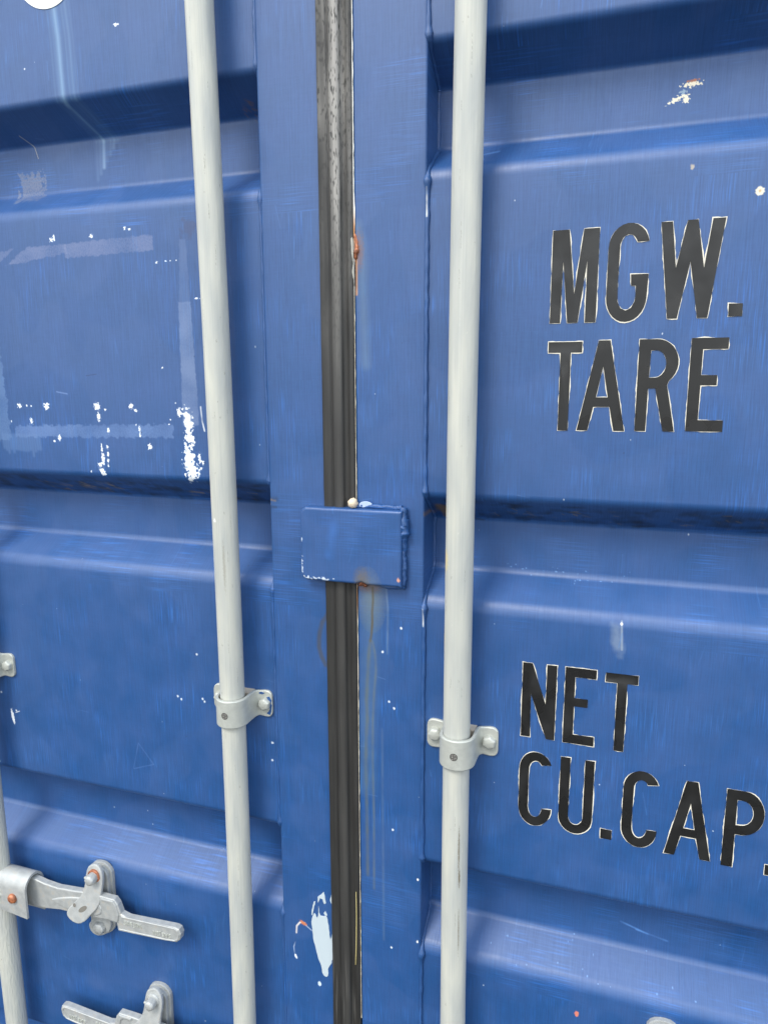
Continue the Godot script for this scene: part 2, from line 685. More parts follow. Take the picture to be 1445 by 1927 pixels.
func brush_wear(c: Canvas, ribs: Array[float], seed_at: int) -> void:
	# places where the topcoat is brushed thin and a brighter blue shows, and chalky pale ones
	var v1 := stretched(c.w, c.h, c.w, 56, seed_at, 0.45)
	var h1 := stretched(c.w, c.h, 24, c.h, seed_at + 1, 0.45)
	var mask := stretched(c.w, c.h, 160, 360, seed_at + 2, 0.035)
	var mask2 := stretched(c.w, c.h, 160, 360, seed_at + 3, 0.02)
	var bright := Color8(50, 126, 222)
	var chalk := Color8(96, 116, 160)
	for y in c.h:
		var lv := c.y1 - y * c.m
		var across := 0.0
		for a in ribs:
			if lv < a - 0.012 and lv > a - RIB - 0.03:
				across = 1.0
		for x in c.w:
			var k := y * c.w + x
			var s := (h1[k] if across > 0.5 else v1[k]) / 255.0
			var mk := mask[k] / 255.0
			var a := clampf((mk - 0.47) * 3.4, 0.0, 1.0) * clampf((s - 0.52) * 3.6, 0.0, 1.0) * 0.36
			if a > 0.01:
				c.over(x, y, bright, a)
			var b := clampf((mask2[k] / 255.0 - 0.5) * 1.6, 0.0, 0.10) * (0.3 + 0.7 * s)
			if b > 0.01:
				c.over(x, y, chalk, b)


func specks(c: Canvas, count: int, seed_at: int) -> void:
	rng.seed = seed_at
	for i in count:
		var p := Vector2(rng.randf_range(c.x0, c.x0 + c.w * c.m), rng.randf_range(c.y1 - c.h * c.m, c.y1))
		var kind := rng.randf()
		var r := rng.randf_range(0.0004, 0.0009)
		if kind < 0.22:
			c.blot(p.x, p.y, r, r * rng.randf_range(0.8, 1.8), Color8(205, 215, 225), rng.randf_range(0.5, 1.0), 0.5, 0.4)
		elif kind < 0.36:
			c.blot(p.x, p.y, r, r, Color8(22, 34, 66), 0.6, 0.4, 0.5)
		elif kind < 0.85:
			var l := rng.randf_range(0.004, 0.03)
			var dir := Vector2(rng.randf_range(-0.25, 0.25), 1.0)
			c.stroke([p, p + dir * l], 0.0011, Color8(84, 144, 220), rng.randf_range(0.15, 0.4), 0.8, 0.9)
		else:
			var l := rng.randf_range(0.004, 0.02)
			c.stroke([p, p + Vector2(l, rng.randf_range(-0.3, 0.3) * l)], 0.001, Color8(110, 150, 210), 0.35, 0.7, 0.6)


func wear_left() -> void:
	canvas_l = Canvas.new(-1.06, 0.55, 820, 2048, 0.00085449, fine, Color8(36, 82, 140))
	var c := canvas_l
	brush_wear(c, RIBS_L, 40)
	var white := Color8(236, 240, 242)
	# what a taped-on notice left behind
	var lilac := Color8(116, 130, 170)
	c.band([Vector2(-0.864, 0.1655), Vector2(-0.846, 0.1675), Vector2(-0.752, 0.1690), Vector2(-0.752, 0.1905), Vector2(-0.822, 0.1890)], lilac, 0.62, 0.004, 1.3)
	c.band([Vector2(-0.756, 0.1710), Vector2(-0.6095, 0.1740), Vector2(-0.6085, 0.1940), Vector2(-0.756, 0.1905)], lilac, 0.62, 0.004, 1.3)
	c.band([Vector2(-0.906, 0.165), Vector2(-0.872, 0.172), Vector2(-0.848, 0.188), Vector2(-0.906, 0.184)], lilac, 0.5, 0.004, 1.3)
	c.band([Vector2(-0.577, -0.062), Vector2(-0.551, -0.060), Vector2(-0.5555, 0.105), Vector2(-0.5745, 0.105)], Color8(116, 138, 180), 0.75, 0.002, 0.5)
	c.band([Vector2(-0.573, 0.102), Vector2(-0.556, 0.102), Vector2(-0.558, 0.185), Vector2(-0.568, 0.185)], Color8(116, 138, 180), 0.3, 0.002, 0.5)
	c.band([Vector2(-0.874, -0.083), Vector2(-0.594, -0.078), Vector2(-0.594, -0.060), Vector2(-0.875, -0.066)], Color8(104, 136, 188), 0.7, 0.007, 0.9)
	c.band([Vector2(-0.925, -0.090), Vector2(-0.884, -0.088), Vector2(-0.886, 0.0), Vector2(-0.892, 0.10), Vector2(-0.925, 0.10)], Color8(104, 138, 186), 0.55, 0.010, 1.0)
	for k in 16:
		var x := lerpf(-0.90, -0.83, k / 15.0)
		c.stroke([Vector2(x, -0.08), Vector2(x + 0.001, -0.10 - 0.02 * absf(fine.get_noise_1d(k * 31.0)))], 0.004, Color8(104, 138, 186), 0.35, 0.8)
	# a dirt square where a label was
	c.band([Vector2(-0.7745, 0.2635), Vector2(-0.730, 0.2610), Vector2(-0.7275, 0.303), Vector2(-0.774, 0.306)], Color8(118, 124, 146), 0.0, 0.02, 2.0)
	c.band([Vector2(-0.872, 0.263), Vector2(-0.826, 0.261), Vector2(-0.824, 0.300), Vector2(-0.870, 0.304)], Color8(122, 130, 152), 0.7, 0.022, 2.2)
	# runs from the white disc
	for k in 7:
		var x := -0.738 + 0.006 * (k - 2)
		var a := 0.5 if k == 2 else 0.09 + 0.05 * (k % 3)
		var bottom := 0.375 if k != 2 else 0.372
		c.stroke([Vector2(x - 0.006, 0.52), Vector2(x, 0.45), Vector2(x + 0.001, bottom)], 0.006 if k == 2 else 0.0035 + 0.0012 * (k % 2), Color8(150, 190, 226), a, 0.9)
		c.stroke([Vector2(x + 0.001, bottom), Vector2(x + 0.022, 0.335)], 0.004, Color8(120, 160, 190), a, 0.9)
		c.stroke([Vector2(x + 0.022, 0.335), Vector2(x + 0.020, 0.285 + 0.008 * k)], 0.0045, Color8(150, 184, 220), a * 1.1, 0.9)
	# white flakes
	for q: Array in [[-862, -36, 4, 4], [-848, -36, 1.5, 1.5], [-840, -36.5, 1.5, 1.5], [-811, -36, 5, 5], [-720, -36, 5, 6], [-706, -40, 2, 2], [-718, -51, 3, 7], [-661, -35, 4, 4], [-654, -41, 3, 2], [-655, -61, 1.5, 1.5], [-842, -59, 3, 5], [-792, -83, 3, 4], [-802, -88, 2, 2],
			[-649, -68, 2, 4], [-649, -76, 1.8, 3], [-634, -92, 3.5, 4.5], [-703, -70, 2, 4], [-716, -112, 3, 10], [-717, -98, 1.8, 8], [-722, -121, 4, 4], [-707, -95, 2, 4], [-706.5, -105, 1.8, 4], [-707, -114, 1.8, 3], [-708, -122, 1.6, 2.5],
			[-719, -130, 5, 4], [-717, -134, 5, 2.5], [-739, -131, 1.5, 1.5], [-582, -43, 4, 6], [-577, -38, 2, 2], [-587, -30, 1.2, 1.2], [-574, -46, 2.5, 2.5], [-597, -53, 1.4, 1.4], [-600, -60, 1.4, 1.2], [-777, 197, 3, 3], [-772, 200, 2, 4], [-708.5, 198.5, 3, 3], [-653, 205, 2, 2.5], [-645, 203, 2, 1.5], [-605, 158, 2.5, 1.6], [-591, 159, 1.4, 1], [-583, 159, 1.4, 1], [-574, 159.5, 1.2, 1], [-545, 109, 4, 1.6], [-606, 18, 2, 1.6],
			[-645.5, 454, 4, 2], [-798, 420, 1.2, 1.2], [-880, -60, 1.2, 2], [-553, -106, 3, 7], [-548, -112, 2, 3], [-551, -120, 3, 2], [-556, -127, 3, 2]]:
		c.blot(q[0] * 0.001, q[1] * 0.001, q[2] * 0.0009, q[3] * 0.0009, white, 1.0, 1.0, 0.12)
	c.blot(-0.5685, -0.056, 0.0062, 0.018, white, 1.0, 1.1, 0.1, 0.1, 1.3)
	c.blot(-0.5675, -0.079, 0.0055, 0.009, white, 1.0, 1.3, 0.1, 0.5, 1.5)
	c.blot(-0.5700, -0.110, 0.0080, 0.024, white, 1.0, 1.2, 0.1, 0.0, 1.4)
	c.blot(-0.5640, -0.125, 0.007, 0.010, white, 1.0, 1.5, 0.1, 0.0, 1.8)
	c.stroke([Vector2(-0.5475, -0.035), Vector2(-0.546, -0.055), Vector2(-0.543, -0.068)], 0.0022, white, 1.0, 0.4, 0.9)
	# scuffs down to brown primer on the underside of the middle rib
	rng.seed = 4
	for k in 170:                           # painted shade under the same rib, broken up like its grime
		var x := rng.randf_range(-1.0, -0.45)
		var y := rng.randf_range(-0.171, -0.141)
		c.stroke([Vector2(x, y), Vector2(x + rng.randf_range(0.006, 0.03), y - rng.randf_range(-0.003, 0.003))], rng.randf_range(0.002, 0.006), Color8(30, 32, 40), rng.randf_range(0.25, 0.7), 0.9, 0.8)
	rng.seed = 5
	for k in 46:
		var x := rng.randf_range(-0.88, -0.70) if k < 30 else rng.randf_range(-0.60, -0.45)
		var y := rng.randf_range(-0.168, -0.148)
		c.stroke([Vector2(x, y), Vector2(x + rng.randf_range(0.006, 0.02), y - rng.randf_range(0.001, 0.006))], rng.randf_range(0.0012, 0.0028), Color8(176, 146, 92), rng.randf_range(0.4, 0.9), 0.6, 1.1)
	for k in 26:
		var x := rng.randf_range(-0.49, -0.45)
		var y := rng.randf_range(0.325, 0.358)
		c.stroke([Vector2(x, y), Vector2(x + rng.randf_range(0.002, 0.008), y - rng.randf_range(0.001, 0.005))], 0.0018, Color8(140, 104, 66), rng.randf_range(0.25, 0.6), 0.6, 1.1)
	# a hair and stains beside the rod
	c.stroke([Vector2(-0.850, 0.351), Vector2(-0.838, 0.339), Vector2(-0.833, 0.323)], 0.0012, Color8(196, 190, 172), 0.8, 0.5)
	for k in 18:
		c.stroke([Vector2(-0.56 + rng.randf() * 0.012, 0.275 + rng.randf() * 0.006), Vector2(-0.548 + rng.randf() * 0.02, 0.276 + rng.randf() * 0.006)], 0.0014, Color8(92, 78, 96), 0.35, 0.6, 0.7)
	c.blot(-0.553, 0.197, 0.010, 0.012, Color8(52, 66, 108), 0.5, 1.0, 0.3, 0.0, 0.6)
	c.stroke([Vector2(-0.735, 0.008), Vector2(-0.717, 0.010)], 0.0016, Color8(30, 52, 104), 0.6)
	c.stroke([Vector2(-0.79, 0.045 - 0.06), Vector2(-0.771, -0.018)], 0.0018, Color8(120, 150, 205), 0.6)
	# a triangle scratched above the third rib
	for q: Array in [[-0.702, -0.604, -0.690, -0.560], [-0.690, -0.560, -0.664, -0.592], [-0.664, -0.592, -0.702, -0.606]]:
		c.stroke([Vector2(q[0], q[1]), Vector2(q[2], q[3])], 0.0014, Color8(96, 132, 192), 0.45, 0.6, 0.6)
	# a scuffed arc and a flake on the middle stile
	c.stroke([Vector2(-0.3615, -0.312), Vector2(-0.371, -0.326), Vector2(-0.3755, -0.342), Vector2(-0.3765, -0.362), Vector2(-0.373, -0.376), Vector2(-0.367, -0.387)], 0.006, Color8(72, 74, 80), 0.8, 0.5, 0.3)
	c.stroke([Vector2(-0.4235, -0.826), Vector2(-0.4225, -0.814), Vector2(-0.417, -0.8065), Vector2(-0.409, -0.8055)], 0.0026, Color8(232, 222, 214), 0.95, 0.5, 0.2)
	c.blot(-0.411, -0.8065, 0.0065, 0.0028, Color8(214, 128, 88), 0.95, 0.5, 0.25, -0.5)
	c.stroke([Vector2(-0.4070, -0.8095), Vector2(-0.398, -0.8155)], 0.0018, Color8(168, 186, 216), 0.9, 0.5, 0.3)
	c.stroke([Vector2(-0.4240, -0.826), Vector2(-0.4255, -0.842), Vector2(-0.4285, -0.852), Vector2(-0.4275, -0.862)], 0.0016, Color8(196, 208, 226), 0.9, 0.5, 1.3)
	c.blot(-0.4255, -0.868, 0.002, 0.004, white, 0.95, 0.3, 0.2, 0.4)
	c.blot(-0.3868, -0.9055, 0.0028, 0.004, Color8(205, 222, 236), 1.0, 0.2, 0.2)
	for q: Array in [[-455, -520], [-456, -548], [-958, -512], [-930, -541], [-612, -470], [-606, -474], [-575, -398], [-569, -468], [-566, -472]]:
		c.blot(q[0] * 0.001, q[1] * 0.001, 0.0018, 0.0018, Color8(210, 218, 226), 0.9, 0.5, 0.3)
	c.blot(-0.9385, -0.553, 0.0028, 0.013, white, 1.0, 0.3, 0.15, 0.15)
	c.stroke([Vector2(-0.9315, -0.545), Vector2(-0.923, -0.541)], 0.0012, white, 0.9)
	specks(c, 150, 77)


func wear_right() -> void:
	canvas_r = Canvas.new(-0.40, 0.45, 1024, 2048, 0.00068359, fine, Color8(36, 82, 140))
	var c := canvas_r
	brush_wear(c, RIBS_R, 60)
	var cream := Color8(232, 222, 196)
	# rust and greenish bleeding below the cover plate
	c.blot(-0.299, -0.285, 0.014, 0.030, Color8(128, 132, 118), 0.55, 0.3, 0.9)
	c.blot(-0.303, -0.269, 0.013, 0.007, Color8(134, 92, 74), 0.6, 0.4, 0.6)
	c.stroke([Vector2(-0.300, -0.27), Vector2(-0.301, -0.34), Vector2(-0.304, -0.38), Vector2(-0.307, -0.46), Vector2(-0.309, -0.56)], 0.020, Color8(104, 132, 150), 0.34, 0.9, 0.3)
	c.stroke([Vector2(-0.2975, -0.270), Vector2(-0.2972, -0.288), Vector2(-0.2985, -0.304), Vector2(-0.2983, -0.318), Vector2(-0.2998, -0.336), Vector2(-0.3015, -0.345)], 0.0030, Color8(92, 84, 62), 0.85, 0.5, 0.25)
	c.stroke([Vector2(-0.3015, -0.345), Vector2(-0.3035, -0.36), Vector2(-0.3045, -0.376), Vector2(-0.306, -0.40), Vector2(-0.3075, -0.43), Vector2(-0.3065, -0.46), Vector2(-0.3085, -0.49), Vector2(-0.309, -0.53), Vector2(-0.3080, -0.60), Vector2(-0.3075, -0.70)], 0.0045, Color8(104, 108, 96), 0.55, 0.7, 0.4)
	c.stroke([Vector2(-0.2985, -0.345), Vector2(-0.2945, -0.362), Vector2(-0.2935, -0.385), Vector2(-0.2965, -0.42), Vector2(-0.2985, -0.46), Vector2(-0.2990, -0.52), Vector2(-0.2975, -0.61), Vector2(-0.298, -0.72)], 0.0032, Color8(118, 124, 112), 0.42, 0.7, 0.5)
	c.stroke([Vector2(-0.2850, -0.47), Vector2(-0.2845, -0.60), Vector2(-0.2835, -0.80)], 0.0030, Color8(120, 140, 160), 0.25, 0.8, 0.6)
	c.stroke([Vector2(-0.2790, -0.268), Vector2(-0.2765, -0.295), Vector2(-0.2775, -0.36)], 0.0024, Color8(128, 150, 176), 0.4, 0.8, 0.5)
	# bleeding from the rusted notch in the edge
	c.stroke([Vector2(-0.3155, 0.186), Vector2(-0.309, 0.160), Vector2(-0.3075, 0.140), Vector2(-0.309, 0.118), Vector2(-0.307, 0.07), Vector2(-0.305, 0.02)], 0.011, Color8(128, 152, 160), 0.24, 0.9, 0.2)
	c.blot(-0.3135, 0.156, 0.0055, 0.018, Color8(132, 98, 84), 0.7, 0.5, 0.6)
	c.stroke([Vector2(-0.3165, 0.150), Vector2(-0.3165, 0.105)], 0.003, Color8(206, 150, 96), 0.8, 0.7)
	# flakes
	c.blot(0.0475, 0.3100, 0.0030, 0.0024, Color8(150, 176, 196), 0.9, 1.4, 0.2)
	c.blot(0.0560, 0.3180, 0.0085, 0.0032, cream, 1.0, 1.3, 0.15, 0.05)
	c.blot(0.0560, 0.3210, 0.0070, 0.0012, Color8(166, 92, 58), 0.9, 0.9, 0.3, 0.05)
	c.blot(0.0400, 0.3035, 0.0075, 0.0024, cream, 1.0, 1.3, 0.15, 0.42)
	c.blot(0.0505, 0.3040, 0.0034, 0.0044, cream, 1.0, 1.2, 0.15)
	c.blot(0.125, 0.191, 0.0042, 0.0042, cream, 1.0, 0.25, 0.15)
	c.blot(0.125, 0.191, 0.0012, 0.0014, Color8(196, 150, 110), 0.8, 0.3, 0.5)
	c.blot(0.0587, 0.220, 0.0018, 0.0026, Color8(186, 176, 160), 0.9, 0.5, 0.3)
	c.blot(-0.0105, -0.8430, 0.0028, 0.0042, Color8(226, 132, 112), 1.0, 0.4, 0.2)
	c.blot(0.0125, -0.308, 0.0060, 0.017, Color8(140, 158, 180), 0.5, 0.5, 0.6, 0.22, 0.6)
	c.stroke([Vector2(0.0165, -0.285), Vector2(0.0185, -0.320)], 0.0022, Color8(176, 186, 196), 0.5, 0.7)
	c.blot(0.0165, -0.288, 0.0014, 0.0018, Color8(236, 236, 232), 1.0, 0.3, 0.3)
	# primer showing along the underside of the middle rib
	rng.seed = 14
	for k in 150:                           # dark strokes paint shade into this underside, mixed with its dirt
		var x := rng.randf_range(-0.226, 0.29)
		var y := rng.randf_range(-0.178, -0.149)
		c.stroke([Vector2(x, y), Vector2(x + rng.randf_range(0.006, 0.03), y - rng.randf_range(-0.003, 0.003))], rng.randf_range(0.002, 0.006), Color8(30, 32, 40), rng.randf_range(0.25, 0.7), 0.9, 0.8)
	rng.seed = 15
	for k in 70:
		var x := rng.randf_range(-0.21, 0.28)
		var y := rng.randf_range(-0.176, -0.152)
		c.stroke([Vector2(x, y), Vector2(x + rng.randf_range(0.003, 0.012), y - rng.randf_range(-0.002, 0.004))], rng.randf_range(0.0010, 0.0022), Color8(156, 134, 92), rng.randf_range(0.2, 0.75), 0.6, 1.2)
	c.blot(-0.2120, -0.166, 0.011, 0.008, Color8(146, 116, 62), 0.8, 1.0, 0.4, 0.0, 0.5)
	# chips along the welds
	c.stroke([Vector2(-0.2278, 0.222), Vector2(-0.2276, 0.190)], 0.0020, Color8(226, 228, 222), 0.9, 0.4, 1.0)
	c.stroke([Vector2(-0.2283, -0.292), Vector2(-0.2279, -0.316)], 0.0020, Color8(226, 228, 226), 0.9, 0.4, 1.0)
	c.blot(-0.2330, -0.690, 0.0014, 0.0022, Color8(236, 236, 232), 1.0, 0.3, 0.3)
	c.blot(-0.2330, -0.790, 0.0014, 0.0022, Color8(236, 236, 232), 1.0, 0.3, 0.3)
	for q: Array in [[-275, -428], [-268, -437], [-258, -322], [-284, -358], [-272, -810], [-270, -620]]:
		c.blot(q[0] * 0.001, q[1] * 0.001, 0.0016, 0.0018, Color8(220, 226, 232), 0.9, 0.4, 0.3)
	# chipped edges of the cover plate
	for k in 40:
		var t := rng.randf()
		var e := Vector2(-0.3925, lerpf(-0.20, -0.256, t)) if k % 3 == 0 else Vector2(lerpf(-0.390, -0.345, t * t), -0.2605 + rng.randf() * 0.003)
		c.blot(e.x, e.y, rng.randf_range(0.0006, 0.0022), rng.randf_range(0.0006, 0.0018), Color8(206, 218, 232), 0.85, 0.8, 0.3)
	c.blot(-0.3075, -0.2545, 0.008, 0.011, Color8(106, 98, 84), 0.7, 0.5, 0.8)
	c.blot(-0.2575, -0.252, 0.0020, 0.0026, Color8(220, 160, 136), 1.0, 0.5, 0.3)
	c.stroke([Vector2(-0.345, -0.185), Vector2(-0.352, -0.225)], 0.010, Color8(58, 116, 196), 0.5, 0.9, 0.7)
	# loose scratches
	for q: Array in [[-0.19, 0.257, -0.15, 0.264], [-0.19, 0.249, -0.165, 0.252], [0.155, 0.32, 0.18, 0.323], [0.06, -0.735, 0.10, -0.742], [0.04, -0.728, 0.075, -0.738]]:
		c.stroke([Vector2(q[0], q[1]), Vector2(q[2], q[3])], 0.0024, Color8(104, 158, 232), 0.5, 0.7, 0.8)
	rng.seed = 16
	for k in 40:
		var p := Vector2(rng.randf_range(-0.13, 0.05), rng.randf_range(-0.255, -0.235)) if k < 22 else Vector2(rng.randf_range(-0.16, 0.16), rng.randf_range(-0.80, -0.76))
		c.blot(p.x, p.y, rng.randf_range(0.0005, 0.0014), rng.randf_range(0.0004, 0.0009), Color8(120, 168, 228), 0.55, 1.2, 0.5)
	specks(c, 120, 99)


func rod_texture(seed_at: int, chips: Array) -> ImageTexture:
	# once round is 0.107 m, the length is 2.3 m
	var w := 256
	var h := 2048
	var long := stretched(w, h, w, 40, seed_at, 0.2)
	var soft := stretched(w, h, 64, 256, seed_at + 1, 0.06)
	var b := PackedByteArray()
	b.resize(w * h * 3)
	for i in w * h:
		var s := long[i] / 255.0 - 0.5
		var t := soft[i] / 255.0 - 0.5
		var k := 1.0 + 0.06 * s + 0.14 * t
		b[i * 3] = clampi(int(184 * k), 0, 255)
		b[i * 3 + 1] = clampi(int(185 * (k - 0.02 * t)), 0, 255)
		b[i * 3 + 2] = clampi(int(177 * (k - 0.06 * t)), 0, 255)
	var im := Image.create_from_data(w, h, false, Image.FORMAT_RGB8, b)
	rng.seed = seed_at
	for i in 260:
		var x := rng.randi_range(0, w - 6)
		var y := rng.randi_range(0, h - 40)
		var c := Color8(104, 100, 90) if rng.randf() < 0.7 else Color8(214, 212, 200)
		if rng.randf() < 0.5:
			for k in rng.randi_range(3, 26):
				if rng.randf() < 0.7:
					mix_at(im, x + int(3.0 * fine.get_noise_2d(i * 9.0, k * 1.4)), y + k, c, rng.randf_range(0.2, 0.7))
		else:
			for k in rng.randi_range(2, 7):
				mix_at(im, x + rng.randi_range(0, 3), y + rng.randi_range(0, 2), c, rng.randf_range(0.15, 0.6))
	for q: Array in chips:                  # (turn round the rod 0-1, level, half width, half height, colour)
		var cx: float = q[0] * w
		var cy: float = (0.97 - q[1]) / 2.3 * h
		var rx: float = q[2] / 0.107 * w
		var ry: float = q[3] / 2.3 * h
		for y in range(int(cy - ry * 1.6), int(cy + ry * 1.6) + 1):
			for x in range(int(cx - rx * 1.6), int(cx + rx * 1.6) + 1):
				var r := sqrt(pow((x - cx) / rx, 2) + pow((y - cy) / ry, 2)) + 0.9 * fine.get_noise_2d(x * 6.0, y * 12.0)
				mix_at(im, posmod(x, w), y, q[4], clampf((1.1 - r) * 4.0, 0.0, 1.0) * q[5])
	return ImageTexture.create_from_image(im)


func mix_at(im: Image, x: int, y: int, c: Color, a: float) -> void:
	if a > 0.0 and x >= 0 and y >= 0 and x < im.get_width() and y < im.get_height():
		im.set_pixel(x, y, im.get_pixel(x, y).lerp(c, a))


func rubber_texture() -> ImageTexture:
	# chalked by weather towards the top, black lower down
	var w := 128
	var h := 2048
	var long := stretched(w, h, w, 60, 201, 0.25)
	var spot := stretched(w, h, w, h / 2, 202, 0.16)
	var soft := stretched(w, h, 16, 128, 203, 0.12)
	var b := PackedByteArray()
	b.resize(w * h * 3)
	for y in h:
		var lv := 0.97 - 2.3 * y / h
		var old := smoothstep(-0.10, 0.36, lv)
		for x in w:
			var i := y * w + x
			var u := float(x) / w
			var l := long[i] / 255.0 - 0.5
			var s := spot[i] / 255.0
			var f := soft[i] / 255.0 - 0.5
			var ridge := exp(-pow((u - 0.50 - 0.02 * f) / 0.10, 2))
			var chalk := clampf(old * (0.36 + 0.70 * ridge + 0.35 * l + 0.6 * f), 0.0, 1.0) + (1.0 - old) * clampf(0.05 + 0.12 * ridge + 0.10 * l + 0.12 * f, 0.0, 0.4)
			if lv < -0.80:
				chalk += smoothstep(-0.80, -0.95, lv) * clampf((long[i] / 255.0 - 0.62) * 2.2, 0.0, 0.5)
			chalk *= 1.0 - old * 0.75 * smoothstep(0.60, 0.72, s)
			var g := 40.0 + 118.0 * chalk
			b[i * 3] = int(minf(g, 255.0))
			b[i * 3 + 1] = int(minf(g * 0.98, 255.0))
			b[i * 3 + 2] = int(minf(g * 0.945, 255.0))
	return ImageTexture.create_from_image(Image.create_from_data(w, h, false, Image.FORMAT_RGB8, b))


func galvanised(tint: Color, spread: float, seed_at: int, stain: float) -> StandardMaterial3D:
	var n := 256
	var a := stretched(n, n, 128, 128, seed_at, 0.05)
	var f := stretched(n, n, n, n, seed_at + 1, 0.2)
	var b := PackedByteArray()
	b.resize(n * n * 3)
	for i in n * n:
		var s := a[i] / 255.0 - 0.5
		var t := f[i] / 255.0 - 0.5
		var k := 1.0 + spread * (s + 0.6 * t)
		var r := stain * clampf((s - 0.22) * 6.0, 0.0, 1.0)
		b[i * 3] = clampi(int(lerpf(tint.r8 * k, 176.0, r)), 0, 255)
		b[i * 3 + 1] = clampi(int(lerpf(tint.g8 * k, 150.0, r)), 0, 255)
		b[i * 3 + 2] = clampi(int(lerpf(tint.b8 * k, 118.0, r)), 0, 255)
	var m := StandardMaterial3D.new()
	m.resource_name = "painted galvanised steel"
	m.albedo_texture = ImageTexture.create_from_image(Image.create_from_data(n, n, false, Image.FORMAT_RGB8, b))
	m.uv1_triplanar = true
	m.uv1_world_triplanar = true
	m.uv1_scale = Vector3(9, 9, 9)
	m.roughness = 0.42
	m.metallic = 0.2
	m.heightmap_enabled = true
	m.heightmap_texture = grey_texture(f, n, n)
	m.heightmap_scale = 0.02
	return m


func make_materials() -> void:
	paint_tile()
	wear_left()
	wear_right()
	mats.blue = blue(null)
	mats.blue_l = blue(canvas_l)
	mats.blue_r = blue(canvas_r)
	mats.steel = galvanised(Color8(182, 184, 176), 0.10, 301, 0.0)
	mats.cast = galvanised(Color8(172, 174, 172), 0.14, 311, 0.2)
	mats.rust = galvanised(Color8(158, 98, 68), 0.9, 321, 0.0)
	mats.dark = plain(Color8(52, 48, 46), 0.7, "dark recess")
	mats.bush = plain(Color8(190, 176, 158), 0.7, "cream bushing")
	mats.white = plain(Color8(238, 240, 238), 0.5, "white film")
	mats.splash = plain(Color8(184, 196, 202), 0.55, "pale house paint")
	mats.old_white = plain(Color8(226, 220, 204), 0.6, "old white paint")
	mats.cream = plain(Color8(224, 204, 176), 0.6, "cream filler")
	mats.tan = plain(Color8(196, 180, 122), 0.8, "dry straw")
	var black := plain(Color8(34, 34, 34), 0.30, "black lettering")
	var sm := stretched(256, 256, 128, 128, 331, 0.03)
	for i in sm.size():
		sm[i] = clampi(int(96 + (sm[i] - 128) * 0.6), 60, 150)
	black.metallic_specular = 0.45
	black.roughness = 1.0
	black.roughness_texture = grey_texture(sm, 256, 256)
	mats.black = black
	var rubber := plain(Color.WHITE, 0.55, "weathered rubber")
	rubber.albedo_texture = rubber_texture()
	mats.rubber = rubber


# ---------------------------------------------------------------- fittings
func rod_mesh(x: float, bow: float, top: float, bottom: float) -> ArrayMesh:
	var path := PackedVector3Array()
	var radii := PackedFloat32Array()
	var n := 90
	for k in n + 1:
		var y := lerpf(top, bottom, float(k) / n)
		path.append(Vector3(x + bow * clampf(1.0 - pow((y + 0.27) / 0.72, 2), -0.5, 1.0), y, 0.032))
		radii.append(0.0172)
	var mesh := tube(path, radii, 40)
	var a := mesh.surface_get_arrays(0)
	var uv: PackedVector2Array = a[Mesh.ARRAY_TEX_UV]
	for i in uv.size():
		uv[i].y /= 2.3
	a[Mesh.ARRAY_TEX_UV] = uv
	var out := ArrayMesh.new()
	out.add_surface_from_arrays(Mesh.PRIMITIVE_TRIANGLES, a)
	return out


